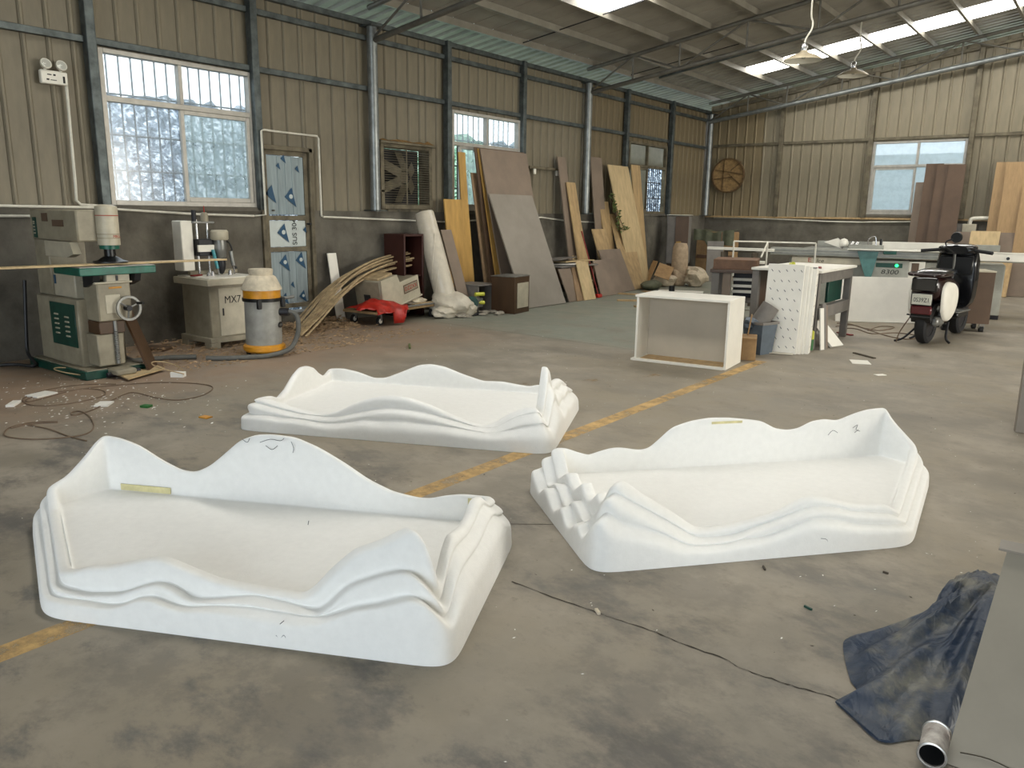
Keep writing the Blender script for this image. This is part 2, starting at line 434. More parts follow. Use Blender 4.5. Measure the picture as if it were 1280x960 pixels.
# ---- banks outside the windows
def bank(name, m, y0, y1):
    rows = []
    for i in range(25):
        t = i/24; x = -8.75-t*2.6; z = -.25+t*3.1; row = []
        for j in range(int((y1-y0)/.15)+1):
            row.append((x+random.uniform(-.08, .08), y0+j*.15, z+random.uniform(-.08, .08)))
        rows.append(row)
    tag(MB().grid(rows).build(name, m, smooth=60), kind='structure')
bank('rock_slope', 'rock_bank', 1.0, 8.3)
bank('planted_slope', 'green_bank', 8.3, 13.9)
bank('far_slope', 'rock_bank', 13.9, 45)
nbw = MB()
for i in range(14): nbw.box((-2, 21.2, .1+i*.2), (16, .06 if i % 2 else .1, .2))
tag(nbw.build('neighbour_wall', 'cloth', smooth=0), kind='structure')

# ---- left wall
def zroof(x): return 3.755+.155*(x+7.45) if x <= 1 else 3.755+.155*(8.45)-.155*(x-1)
wl = MB()
for y0, y1, z0, z1 in ((-6, 5.22, 0, 1.3), (5.86, 16.9, 0, 1.3), (5.22, 5.86, 0, .15)):
    wl.box((XW-.09, (y0+y1)/2, (z0+z1)/2), (.24, y1-y0, z1-z0))
wall_left = tag(wl.build('wall_left', 'dado', smooth=0), kind='structure')
_strip = {}
def strip(parent, name, m, w, z0, z1, origin, along, out, ztop=None):
    # one ribbed cladding sheet: pan with a raised rib at its edge; ztop: height of the far edge when the top is raked
    zt = z1 if ztop is None else ztop
    prof = [(0, 0), (.012, .016), (.03, .016), (.042, 0), (w-.009, 0), (w-.007, -.008), (w-.001, -.008), (w, 0)]
    prof = [(min(a, w), b) for a, b in prof]
    vs = []; fs = []
    for a, b in prof:
        for z in (z0, z1+(zt-z1)*a/w): vs.append(Vector(along)*a+Vector(out)*b+Vector((0, 0, z)))
    for i in range(len(prof)-1): fs.append((2*i, 2*i+2, 2*i+3, 2*i+1))
    key = (round(w, 3), round(z0, 3), round(z1, 3), round(zt, 3), m, tuple(along))
    if key not in _strip:
        _strip[key] = MB().add(vs, fs).mesh(name, m, 0, recalc=False)
    o = bpy.data.objects.new(name, _strip[key]); COL.objects.link(o); o.parent = parent; o.location = origin; return o
cuts = [(3.60, 5.17, 1.30, 2.69), (5.22, 5.86, 1.30, 1.98), (6.90, 7.82, 1.33, 2.13), (8.29, 9.82, 1.30, 2.66), (13.16, 14.70, 1.30, 2.63)]
brk = [-6.0, 16.71]+[c[0] for c in cuts]+[c[1] for c in cuts]; brk.sort()
for a, b in zip(brk[:-1], brk[1:]):
    if b-a < .01: continue
    ct = [c for c in cuts if c[0] <= a+.001 and c[1] >= b-.001]
    y = a
    while y < b-.02:
        w = min(.2 if y > .4 else .8, b-y); w = b-y if b-y-w < .03 else w
        m = 'cladding_rust' if y > 11.7 else 'cladding'
        if ct:
            if ct[0][2] > 1.31: strip(wall_left, 'cladding_panel', m, w, 1.3, ct[0][2], (XW-.02, y, 0), (0, 1, 0), (1, 0, 0))
            strip(wall_left, 'cladding_panel', m, w, ct[0][3], 3.5, (XW-.02, y, 0), (0, 1, 0), (1, 0, 0))
        else:
            strip(wall_left, 'cladding_panel', m, w, 1.3, 3.5, (XW-.02, y, 0), (0, 1, 0), (1, 0, 0))
        y += w
posts = [.2, 3.53, 5.19, 8.18, 9.86, 13.0, 14.8]; pipes = [1.9, 6.81, 11.63, 16.55]
for y in posts:
    MB().box((XW+.05, y, 2.40), (.09, .085, 2.2), bev=.006).build('wall_post', 'steel', wall_left)
for y in pipes:
    p = MB().cyl((XW+.09, y, 1.3), (XW+.09, y, 3.42), .062, n=20).build('pipe_column', 'steel_pipe', wall_left)
    MB().box((XW+.09, y, 1.31), (.2, .2, .012)).box((XW+.09, y, 3.425), (.2, .2, .012)).build('base_plate', 'steel', p)
sup = sorted(posts+pipes)
for z, hh in ((2.735, .058), (3.30, .058)):
    for a, b in zip(sup[:-1], sup[1:]):
        MB().box((XW+.02, (a+b)/2, z), (.05, b-a-.09, hh), bev=.004).build('girt', 'steel', wall_left)
MB().box((XW+.02, 8.4, 3.47), (.06, 16.6, .06), bev=.004).build('eave_beam', 'steel', wall_left)
MB().box((XW+.0, 3.75+1.6, 1.295), (.12, .01, .02)).build('sill_chip', 'dado', wall_left)

# ---- back wall
wb = MB().box((1.1, YW+.09, .65), (17.2, .24, 1.3))
wall_back = tag(wb.build('wall_back', 'dado', smooth=0), kind='structure')
def zgable(x): return (3.6+.152*(x+7.4)) if x <= 1 else (3.6+.152*8.4-.152*(x-1))
x = XW+.02; bcut = (-4.06, -2.45, 1.37, 2.73)
bb = sorted([XW+.02, bcut[0], bcut[1], 1.0]);
for a, b in zip(bb[:-1], bb[1:]):
    x = a
    while x < b-.02:
        w = min(.2, b-x); w = b-x if b-x-w < .03 else w; t0, t1 = zgable(x), zgable(x+w)
        if abs(a-bcut[0]) < .01:
            strip(wall_back, 'cladding_panel', 'cladding', w, 1.3, bcut[2], (x, YW-.02, 0), (1, 0, 0), (0, -1, 0))
            strip(wall_back, 'cladding_panel', 'cladding', w, bcut[3], t0, (x, YW-.02, 0), (1, 0, 0), (0, -1, 0), t1)
        else:
            strip(wall_back, 'cladding_panel', 'cladding_rust' if x < -6.3 else 'cladding', w, 1.3, t0, (x, YW-.02, 0), (1, 0, 0), (0, -1, 0), t1)
        x += w
MB().prism([(1, YW+.02, 1.3), (9.6, YW+.02, 1.3), (9.6, YW+.02, zgable(9.6)), (1, YW+.02, zgable(1))], (0, .03, 0)).build('cladding_sheet', 'cladding', wall_back, smooth=0)
bposts = [-5.84, -4.1, -2.40, -.72, .9]
for x in bposts:
    MB().box((x, YW-.06, (1.3+zgable(x)-.1)/2), (.085, .09, zgable(x)-1.4), bev=.006).build('wall_post', 'steel_rust', wall_back)
xs = [XW+.1]+bposts
for a, b in zip(xs[:-1], xs[1:]):
    MB().box(((a+b)/2, YW-.035, 2.775), (b-a-.09, .05, .055), bev=.004).build('girt', 'steel_rust', wall_back)
    MB().slab([(a, YW-.03, zgable(a)-.13), (b, YW-.03, zgable(b)-.13), (b, YW-.03, zgable(b)-.08), (a, YW-.03, zgable(a)-.08)], .05).build('raked_girt', 'steel_rust', wall_back, smooth=0)
MB().box((-3, YW-.04, 1.285), (8.8, .06, .035), bev=.004).build('ledge_batten', 'ply', wall_back)

# ---- right wall and front wall with their openings (beside and behind the camera)
wr = MB().box((9.6, -.25, 1.8), (.2, 11.5, 3.6)).box((9.6, 14.6, 1.8), (.2, 4.2, 3.6)).box((9.6, 9, 3.42), (.2, 7.0, .36))
tag(wr.build('wall_right', 'cladding', smooth=0), kind='structure')
wf = MB().box((-5.25, -5.95, 1.75), (4.5, .2, 3.5)).box((7.3, -5.95, 1.75), (4.6, .2, 3.5)).box((1.0, -5.95, 3.7), (8.0, .2, .5)).box((1.05, -5.95, 4.2), (16.9, .2, .6))
tag(wf.build('wall_front', 'cladding', smooth=0), kind='structure')

# ---- roof
ceiling = bpy.data.objects.new('ceiling', None); COL.objects.link(ceiling); tag(ceiling, kind='structure')
PX = [-7.32, -6.68, -5.98, -5.29, -4.60, -3.87, -3.19, -2.49, -1.80, -1.11, -.42, .27]
def roof_strip(x0, x1, w=.825):
    prof = []
    for k in range(4):
        a = k*w/4; prof += [(a, 0), (a+.10, 0), (a+.125, .03), (a+.18, .03)]
    prof.append((w, 0)); vs = []
    for a, b in prof:
        for x in (x0, x1): vs.append((x, a, zroof(x)+b))
    return vs, [(2*i, 2*i+1, 2*i+3, 2*i+2) for i in range(len(prof)-1)]
def flat_strip(x0, x1, w=.825):
    prof = []
    for k in range(2):
        a = k*w/2; prof += [(a, .0), (a+.006, .012), (a+.012, .0), (a+.2, -.002)]
    prof.append((w, 0)); vs = []
    for a, b in prof:
        for x in (x0, x1): vs.append((x, a, zroof(x)+b))
    return vs, [(2*i, 2*i+1, 2*i+3, 2*i+2) for i in range(len(prof)-1)]
eave = MB().add(*roof_strip(-8.3, PX[0]+.02)).mesh('roof_panel', 'roof_sheet', 0, False)
liner = MB().add(*flat_strip(PX[0]+.02, 1.0)).mesh('ceiling_panel', 'ceiling_board', 0, False)
liner_low = MB().add(*flat_strip(PX[0]+.02, PX[2]+.02)).mesh('ceiling_panel', 'ceiling_board', 0, False)
full = MB().add(*roof_strip(-8.3, 1.0)).mesh('roof_panel', 'roof_sheet', 0, False)
low = MB().add(*roof_strip(-8.3, PX[2]+.02)).mesh('roof_panel', 'roof_sheet', 0, False)
sky = [MB().add(*roof_strip(PX[i]+.02, (PX[i+1] if i+1 < len(PX) else 1.0)+.02)).mesh('skylight_panel', 'skylight', 0, False) for i in range(2, len(PX))]
far = []
def right_strip(m):
    vs, fs = roof_strip(-8.3, 1.0); return MB().add([(2-v[0], v[1], v[2]) for v in vs], fs).mesh('roof_panel', m, 0, False)
rfull = right_strip('roof_sheet')
for i in range(31):
    y = -6.67+i*.825
    if i in (12, 19, 26):
        ms = ([low] if i == 26 else [eave, liner_low])+sky
    else: ms = [full] if i > 24 else [eave, liner]
    for me in ms+[rfull]:
        o = bpy.data.objects.new(me.name.split('.')[0], me); COL.objects.link(o); o.parent = ceiling; o.location = (0, y, 0)
for x in PX:
    MB().slab([(x-.022, -6.0, zroof(x)-.002), (x+.022, -6.0, zroof(x)-.002), (x+.022, 18.8, zroof(x)-.002), (x-.022, 18.8, zroof(x)-.002)], -.085).build('purlin', 'purlin', ceiling, smooth=0)
def truss(y, m='truss_steel', rb=.034, mb_='truss_steel'):
    t = bpy.data.objects.new('roof_truss', None); COL.objects.link(t); t.parent = ceiling
    zt = lambda x: zroof(x)-.125
    zb = lambda x: 3.26+.145*(x+7.4)
    x0, x1 = -7.4, 1.0
    MB().cyl((x0, y, zt(x0)), (x1, y, zt(x1)), .032, n=10).build('top_chord', m, t)
    MB().cyl((x0, y, zb(x0)), (x1, y, zb(x1)), rb, n=12).build('bottom_chord', mb_, t)
    ns = [-7.4, -6.55, -5.75, -4.7, -3.7, -2.7, -1.7, -.7, .3]
    for i, x in enumerate(ns):
        if i: MB().cyl((x, y, zb(x)), (x, y, zt(x)), .016, n=8).build('web_post', m, t)
        if i+1 < len(ns):
            a, b = (x, ns[i+1]) if i % 2 == 0 else (ns[i+1], x)
            MB().cyl((a, y, zb(a)), (b, y, zt(b)), .015, n=8).build('web_brace', m, t)
    return t
for y in (1.9, 6.81, 11.63): truss(y)
truss(16.50, 'truss_steel', .045, 'steel_pipe')
for y in (5.0, 9.7, 12.9):           # sag rods between the purlins
    for a, b in zip(PX[:3], PX[1:4]):
        MB().cyl((a, y, zroof(a)-.06), (b, y+.02, zroof(b)-.06), .008, n=6).build('sag_rod', 'black_metal', ceiling)
cylp('tie_pipe', 'steel', ceiling, (-6.9, 13.2, zroof(-6.9)-.16), (.6, 13.2, zroof(.6)-.16), .02, n=8)

# ---- windows
def window(n, org, right, out, w, h, ztr, mull, panes, bars=True, frame_m='alu', bar_pitch=.115, low_bars=(0, 1)):
    r, u, o = Vector(right), Vector((0, 0, 1)), Vector(out); org = Vector(org)
    W = tag(bpy.data.objects.new('window_%d' % n, None), kind='structure'); COL.objects.link(W); W.location = org
    def bx(a0, a1, z0, z1, d0, d1, bev=.003):
        mb = MB(); c = r*((a0+a1)/2)+u*((z0+z1)/2)+o*((d0+d1)/2)
        R = Matrix((r, o, u)).transposed(); return mb.box(c, (a1-a0, abs(d1-d0), z1-z0), R, bev)
    f = bx(0, .045, 0, h, -.05, .035); f2 = bx(w-.045, w, 0, h, -.05, .035); f3 = bx(.045, w-.045, 0, .045, -.05, .035); f4 = bx(.045, w-.045, h-.04, h, -.05, .035)
    for k in (f2, f3, f4): f.add(k.v, k.f)
    f.build('window_frame', frame_m, W); bx(-.03, w+.03, -.045, 0, -.08, .05).build('window_sill', 'dado', W)
    bx(.045, w-.045, ztr-.025, ztr+.025, -.045, .03).build('transom', frame_m, W)
    bx(mull-.02, mull+.02, ztr+.025, h-.04, -.04, .028).build('mullion', frame_m, W)
    for nm, a0, a1, z0, z1, m, sash in panes:
        dd = -.012 if sash else -.03
        p = bx(a0, a1, z0, z1, dd-.003, dd+.003, 0).build('pane', m, W, smooth=0)
        if sash:
            s = bx(a0, a0+.04, z0, z1, -.02, .02)
            for k in (bx(a1-.04, a1, z0, z1, -.02, .02), bx(a0+.04, a1-.04, z0, z0+.045, -.02, .02), bx(a0+.04, a1-.04, z1-.04, z1, -.02, .02)): s.add(k.v, k.f)
            s.build('sash_frame', frame_m, p)
    if bars:
        a = .05+bar_pitch*.6; me = None
        while a < w-.05:
            c = r*a+u*(h/2)+o*(-.085)
            if me is None:
                me = MB().cyl(u*(-h/2+.02), u*(h/2-.02), .009, n=6).mesh('security_bar', 'black_metal', 60)
            b = bpy.data.objects.new('security_bar', me); COL.objects.link(b); b.parent = W; b.location = c; a += bar_pitch
        for z in (ztr*.34, ztr*.68, ztr+.06):
            MB().cyl(r*.02+u*z+o*(-.085), r*(w-.02)+u*z+o*(-.085), .009, n=6).build('security_rail', 'black_metal', W)
    return W
LWo = dict(right=(0, 1, 0), out=(1, 0, 0))
window(1, (XW, 3.60, 1.325), w=1.57, h=1.365, ztr=.94, mull=.775, panes=[
    ('ul', .045, .755, .965, 1.325, 'frosted', 0), ('ur', .795, 1.525, .965, 1.325, 'frosted', 0),
    ('lr', .75, 1.525, .045, .915, 'frosted_teal', 1), ('ll', .045, .75, .045, .915, 'clear_pane', 0)], **LWo)
window(2, (XW, 8.29, 1.325), w=1.53, h=1.335, ztr=.9, mull=.765, panes=[
    ('ul', .045, .745, .925, 1.295, 'frosted', 0), ('ur', .785, 1.485, .925, 1.295, 'frosted', 0),
    ('ll', .17, .90, .045, .875, 'frosted_teal', 1), ('lr', .80, 1.485, .045, .875, 'clear_pane', 0)], **LWo)
window(3, (XW, 13.16, 1.325), w=1.54, h=1.305, ztr=.88, mull=.76, panes=[
    ('ul', .045, .74, .905, 1.265, 'dirty_glass', 0), ('ur', .78, 1.495, .905, 1.265, 'dirty_glass', 0),
    ('ll', .045, .80, .045, .855, 'dirty_glass', 1)], frame_m='steel_rust', bar_pitch=.085, **LWo)
window(4, (-4.06, YW, 1.37), right=(1, 0, 0), out=(0, -1, 0), w=1.61, h=1.36, ztr=.90, mull=.80, panes=[
    ('ul', .045, .78, .925, 1.32, 'frosted_far', 0), ('ur', .82, 1.565, .925, 1.32, 'frosted_far', 0),
    ('ll', .045, .80, .045, .875, 'frosted_far', 1), ('lr', .80, 1.565, .045, .875, 'frosted_far', 0)], bars=False)

# ---- door with protective film on its three metal panels
dY0, dY1, dZ0, dZ1 = 5.25, 5.84, .22, 1.93
door = tag(bpy.data.objects.new('door_1', None), kind='structure'); COL.objects.link(door); door.location = (XW, (dY0+dY1)/2, dZ0)
hw = (dY1-dY0)/2; H = dZ1-dZ0
fr = MB().box((.01, -hw-.03, H/2-.02), (.1, .05, H+.14), bev=.004).box((.01, hw+.03, H/2-.02), (.1, .05, H+.14), bev=.004).box((.01, 0, H+.03), (.1, 2*hw+.11, .05), bev=.004)
fr.build('door_frame', 'steel_rust', door)
lf = MB().box((.0, -hw+.025, H/2), (.05, .05, H)).box((.0, hw-.025, H/2), (.05, .05, H))
zs = [0.0, .62, .67, .96, 1.02, H-.05]
for z in (.01, .645, .99, H-.025): lf.box((.0, 0, z+.005), (.05, 2*hw-.1, .05))
lf.build('door_leaf_frame', 'steel_rust', door)
pw = 2*hw-.1
for z0, z1, m in ((.05, .62, 'film_metal'), (.68, .965, 'film_label'), (1.03, H-.05, 'film_metal')):
    p = MB().box((.005, 0, (z0+z1)/2), (.02, pw, z1-z0), bev=.002).build('door_panel', m, door)
    if m == 'film_metal':
        for s in (-.18, 0, .17):
            MB().box((.018, s*pw*2/ .9*.5, (z0+z1)/2), (.006, .012, z1-z0-.01)).build('panel_rib', m, p)
def tri(parent, y, z, s, hole=True):
    s *= .88
    pts = [(-.45*s, .02*s), (.06*s, .55*s), (.16*s, .1*s), (.34*s, -.55*s)]
    MB().prism([(.0235, y+a, z+b) for a, b in pts], (.0015, 0, 0)).build('film_mark', 'blue_print', parent, smooth=0)
    if hole: MB().lathe([(.0, 0), (.13*s, 0), (.13*s, .002), (0, .002)], (.0245, y-.02*s, z+.05*s), 12, Matrix(((0, 0, 1), (1, 0, 0), (0, 1, 0)))).build('film_mark_dot', 'film_label', parent)
for y, z, s, h in ((.06, 1.22, .22, True), (-.20, 1.25, .20, False), (-.09, 1.55, .08, False), (.16, 1.53, .08, False), (-.02, 1.63, .1, False),
                   (-.06, .83, .22, True), (.235, .86, .08, False), (-.06, .50, .20, True), (.16, .52, .2, True), (.03, .25, .08, False), (-.08, .1, .14, True), (.17, .11, .15, True)):
    tri(door, y, z, s, h)
text('film_lettering', 'SUS 304', 'ink', door, (.0165+.004, .09, .84), frame_rot((0, 0, 1), (0, -1, 0)), .085)
cylp('door_handle', 'black_metal', door, (.03, hw-.03, .93), (.09, hw-.03, .93), .012, n=8)

# ---- conduits, emergency lamp, fan, wall bracket
def conduit(label, pts, r=.012, m='pipe_white'):
    o = MB().tube(pts, r, 8).build('conduit_pipe', m); return tag(o, label, 'conduit')
X0 = XW+.045
conduit('white conduit running along the concrete ledge behind the router', [(X0, 1.2, 1.315), (X0, 3.45, 1.30), (X0, 3.7, 1.285), (X0, 4.4, 1.25), (X0, 5.10, 1.235)])
conduit('white conduit looping up and over the film-covered door', [(X0, 5.115, 1.235), (X0+.075, 5.19, 1.25), (X0+.075, 5.19, 1.5), (X0+.075, 5.19, 2.11), (X0+.075, 5.22, 2.125), (X0+.03, 5.40, 2.125), (X0, 5.98, 2.125), (X0, 6.0, 2.1), (X0, 6.0, 1.25), (X0, 6.01, 1.235)])
conduit('white conduit running along the concrete behind the foam roll', [(X0, 6.025, 1.23), (X0, 8.1, 1.17), (X0, 10.4, 1.24), (X0, 11.2, 1.18), (X0, 13, 1.14)])
conduit('short white conduit hanging below the emergency lamp', [(X0, 3.30, 2.33), (X0, 3.29, 1.5), (X0, 3.285, 1.36), (X0, 3.32, 1.325), (X0, 3.5, 1.315)], .013)
conduit('low white conduit on the concrete behind the router', [(X0, 1.5, 1.225), (X0, 3.05, 1.222)], .012)
conduit('sagging pale conduit along the ledge of the far wall', [(-7.2, YW-.05, 1.27), (-6.6, YW-.05, 1.27), (-5.6, YW-.05, 1.245), (-4.8, YW-.05, 1.22), (-4.2, YW-.05, 1.215), (-3.2, YW-.05, 1.24)], .013)
em = thing('emergency_light', 'white twin-lamp emergency light box on the cladding beside the window', 'light', (XW, 3.20, 2.32))
box('lamp_body', 'white_paint', em, (.045, 0, .055), (.05, .215, .11), bev=.008)
for s in (-1, 1):
    y = s*.062; R = Matrix.Rotation(math.radians(70), 3, 'Y')
    h = MB().lathe([(.015, -.03), (.038, -.005), (.046, .02), (.043, .026), (.0, .022)], (.06, y, .152), 20, R).build('lamp_head', 'pipe_white', em)
    MB().lathe([(0, .012), (.036, .016), (.036, .024), (0, .03)], (.062, y, .152), 16, R).build('lens', 'frosted', h)
    cylp('lamp_stalk', 'white_paint', em, (.05, y, .105), (.055, y, .13), .012, n=8)
for a, b, w, h_ in ((-.04, .075, .035, .009), (.0, .075, .02, .014), (-.055, .035, .022, .013), (-.01, .033, .05, .006), (.075, .045, .018, .055)):
    box('print_mark', 'ink', em, (.0705, a, b), (.001, w, h_), bev=0)

fan = thing('exhaust_fan', 'square shutter exhaust fan with wire grille in the cladding', 'fan', (XW, 7.36, 1.33))
fw, fh = .92, .80
b = MB()
for y, z, sy, sz in ((-fw/2+.03, fh/2, .06, fh), (fw/2-.03, fh/2, .06, fh), (0, .03, fw-.12, .06), (0, fh-.025, fw-.12, .05)): b.box((.0, y, z), (.2, sy, sz), bev=.004)
b.build('fan_housing', 'steel_rust', fan)
box('hood_edge', 'steel_rust', fan, (.09, .0, fh+.005), (.12, fw+.06, .03))
box('back_shutter', 'black_metal', fan, (-.12, 0, fh/2), (.01, fw-.1, fh-.1))
box('centre_strut', 'steel_rust', fan, (.085, 0, fh/2), (.015, .022, fh-.1))
box('lower_strut', 'steel_rust', fan, (.09, -.42, .22), (.02, .13, .03))
for k in range(24):
    z = .07+k*(fh-.13)/23
    w_ = MB().cyl((.09, -fw/2+.06, 0), (.09, fw/2-.06, 0), .0035, n=5).build('grille_wire', 'steel_rust', fan) if k == 0 else copy_mesh(w_, fan)
    w_.location = (0, 0, z)
cylp('hub', 'steel_rust', fan, (-.05, 0, fh/2), (.03, 0, fh/2), .075, n=18)
for k in range(6):
    t = k*PI/3+.5; R = Matrix.Rotation(t, 3, 'X') @ Matrix.Rotation(.5, 3, 'Z')
    c = Vector((-.01, 0, fh/2))+Matrix.Rotation(t, 3, 'X') @ Vector((0, .20, 0))
    MB().box(c, (.006, .26, .12), R, .002).build('fan_blade', 'steel_rust', fan)
MB().grid([[(XW*0+.02+.06*j, -fw/2+i*fw/14, fh+.02+random.uniform(0, .05)*(0 < j < 2)) for j in range(3)] for i in range(15)]).build('nest_debris', 'nest', fan, smooth=0)

br = thing('wall_bracket', 'rusty angle bracket with two clips on the cladding above leaning boards', 'bracket', (XW, 10.5, 1.97))
box('rail', 'steel_rust', br, (.03, 0, .03), (.03, .86, .045))
for y in (-.32, .3): box('clip', 'white_paint', br, (.055, y, -.03), (.02, .06, .08))

dsc = BW(911, 219.5, YW-.05)
bk = thing('woven_tray', 'round woven bamboo tray hung on the far wall near the corner', 'tray', (dsc.x, YW-.065, dsc.z))
Rb = Matrix(((1, 0, 0), (0, 0, -1), (0, 1, 0)))
MB().lathe([(0, .0), (.34, .0), (.345, .03), (0, .012)], (0, 0, 0), 32, Rb).build('woven_base', 'basket', bk)
MB().lathe([(.335, .0), (.365, .0), (.365, .05), (.335, .05), (.335, .0)], (0, 0, 0), 36, Rb).build('rim', 'basket_dark', bk)
for a, b in (((-.30, .12), (.33, .02)), ((-.1, .34), (-.12, -.34)), ((.05, .1), (.28, .28)), ((.02, .02), (.30, -.2)), ((-.32, -.08), (.1, -.03))):
    MB().box(((a[0]+b[0])/2, -.034, (a[1]+b[1])/2), (math.dist(a, b), .006, .018), (0, -math.atan2(b[1]-a[1], b[0]-a[0]), 0)).build('rib', 'basket_dark', bk)

def pendant(label, p, top):
    t = thing('pendant_lamp', label, 'lamp', p, group='pendant lamps under the roof')
    MB().lathe([(.235, 0), (.23, .012), (.16, .055), (.06, .095), (.045, .11), (.04, .12), (0, .125)], (0, 0, 0), 28, caps=False).build('shade', 'lamp_shade', t)
    MB().lathe([(.225, .002), (.15, .045), (.05, .085), (0, .09)], (0, 0, 0), 28, caps=False).build('shade_lining', 'white_paint', t)
    MB().lathe([(.035, .12), (.04, .15), (.035, .2), (.02, .215), (0, .22)], (0, 0, 0), 16).build('socket', 'chrome', t)
    MB().tube([(0, 0, .21), (.015, 0, .27), (.07, 0, .36), (.075, .01, .45), (.05, 0, .58), (.05, 0, top)], .011, 8, 6).build('cord', 'pipe_white', t)
    MB().lathe([(0, .02), (.02, .025), (.032, .05), (.02, .09), (0, .1)], (0, 0, 0), 12).build('bulb', 'frosted', t)
P1 = BW(1004, 76, 10.6); P2 = BW(1066, 95, 13.6)
pendant('tin-shaded pendant lamp on a wavy cord, the larger one overlapping the skylight', P1, zroof(P1.x)-P1.z-.0)
pendant('tin-shaded pendant lamp on a straight cord, hanging before the far wall', P2, zroof(P2.x)-P2.z-.0)
# ================================================================== the three white foam trays
def smooth_tab(tab, u, per, sig):
    t = np.array(sorted(tab)); x = np.concatenate([t[:, 0]-per, t[:, 0], t[:, 0]+per]); y = np.tile(t[:, 1], 3)
    return np.interp(u, x, y)
def gauss(a, sig):
    n = len(a); k = int(max(1, sig*3)); ker = np.exp(-.5*(np.arange(-k, k+1)/max(sig, 1e-3))**2); ker /= ker.sum()
    ap = np.concatenate([a[-k:], a, a[:k]]); return np.convolve(ap, ker, 'valid')
def foam_tray(label, org, ang, poly, mul, top, l2, l1, zf, th, sig_out=6, led=None):
    poly = [np.array(p, float) for p in poly]; N = len(poly)
    L = [np.linalg.norm(poly[(i+1) % N]-poly[i]) for i in range(N)]
    us = []; seg = []
    for i in range(N):
        k = max(8, int(L[i]/.009))
        for j in range(k): us.append(i+j/k); seg.append((i, j/k))
    u = np.array(us)
    H = gauss(smooth_tab(top, u, N, 0), 2.2); A2 = gauss(smooth_tab(l2, u, N, 0), 2.2); A1 = gauss(smooth_tab(l1, u, N, 0), 2.2)
    H = np.maximum(H, zf+.002); A2 = np.minimum(A2, H-.004); A1 = np.minimum(A1, A2-.004); A1 = np.maximum(A1, .012); A2 = np.maximum(A2, A1+.003); H = np.maximum(H, A2+.003)
    d1 = A2-A1; d2 = H-A2; t = th
    g1 = .006*np.minimum(1, d1/.035); g2 = .006*np.minimum(1, d2/.035)
    prof = [(0, 0*H), (.003, .5*A1), (.005, A1-.35*np.minimum(A1, .04)), (.009, A1-.06*np.minimum(A1, .04)), (.017, A1), (.034, A1-.5*g1), (.050, A1-g1+.02*d1), (.049, A1+.20*d1), (.045, A1+.55*d1), (.047, A2-.12*d1), (.056, A2),
            (.072, A2-.5*g2), (.088, A2-g2+.02*d2), (.087, A2+.20*d2), (.083, A2+.55*d2), (.087, H-.10*d2), (.096, H-.02*d2), (.104, H), (.104+t*.6, H), (.104+t, H-.006), (.107+t, H-.5*(H-zf)), (.110+t, zf+.008), (.118+t, zf), (.14+t, zf+0*H)]
    # ledge strength per place: 1 keeps the carved steps, 0 leaves a smooth convex flank
    K = gauss(smooth_tab(led, u, N, 0), 5) if led else 1+0*u
    q_ = []
    for o, z in prof:
        if 0 < o <= .104: z = K*z+(1-K)*H*(o/.104)**.45
        q_.append((o, z))
    prof = q_
    def inset(o):
        out = []
        for i in range(N):
            p0, p1, p2 = poly[i-1], poly[i], poly[(i+1) % N]
            da = (p1-p0)/np.linalg.norm(p1-p0); db = (p2-p1)/np.linalg.norm(p2-p1)
            na = np.array([-da[1], da[0]]); nb = np.array([-db[1], db[0]])
            out.append(np.linalg.solve(np.array([na, nb]), [na@p1+o*mul[i-1], nb@p1+o*mul[i]]))
        return out
    rings = []
    for q, (o, z) in enumerate(prof):
        ip = inset(o); xy = np.array([ip[i]*(1-f)+ip[(i+1) % N]*f for i, f in seg])
        s = sig_out*(1-q/(len(prof)-1))+.7
        rings.append(np.stack([gauss(xy[:, 0], s), gauss(xy[:, 1], s), z+0*u], 1))
    # Chaikin pass across the section keeps every ledge soft
    P = np.array(rings); Q = [P[0]]
    for i in range(len(P)-1): Q += [.75*P[i]+.25*P[i+1], .25*P[i]+.75*P[i+1]]
    Q.append(P[-1]); Q = np.array(Q); nr, nu = Q.shape[:2]
    mb = MB(); mb.v = [tuple(map(float, v)) for v in Q.reshape(-1, 3)]
    for i in range(nr-1):
        for j in range(nu):
            k = (j+1) % nu; mb.f.append((i*nu+j, i*nu+k, (i+1)*nu+k, (i+1)*nu+j))
    mb.f.append(tuple((nr-1)*nu+j for j in range(nu))); mb.f.append(tuple(range(nu-1, -1, -1)))
    o = mb.build('foam_tray', 'foam', None, smooth=50, recalc=False)
    o.location = (org[0], org[1], .0005); o.rotation_euler = (0, 0, math.radians(ang))
    tag(o, label, 'foam tray', 'carved white foam trays on the floor'); return o
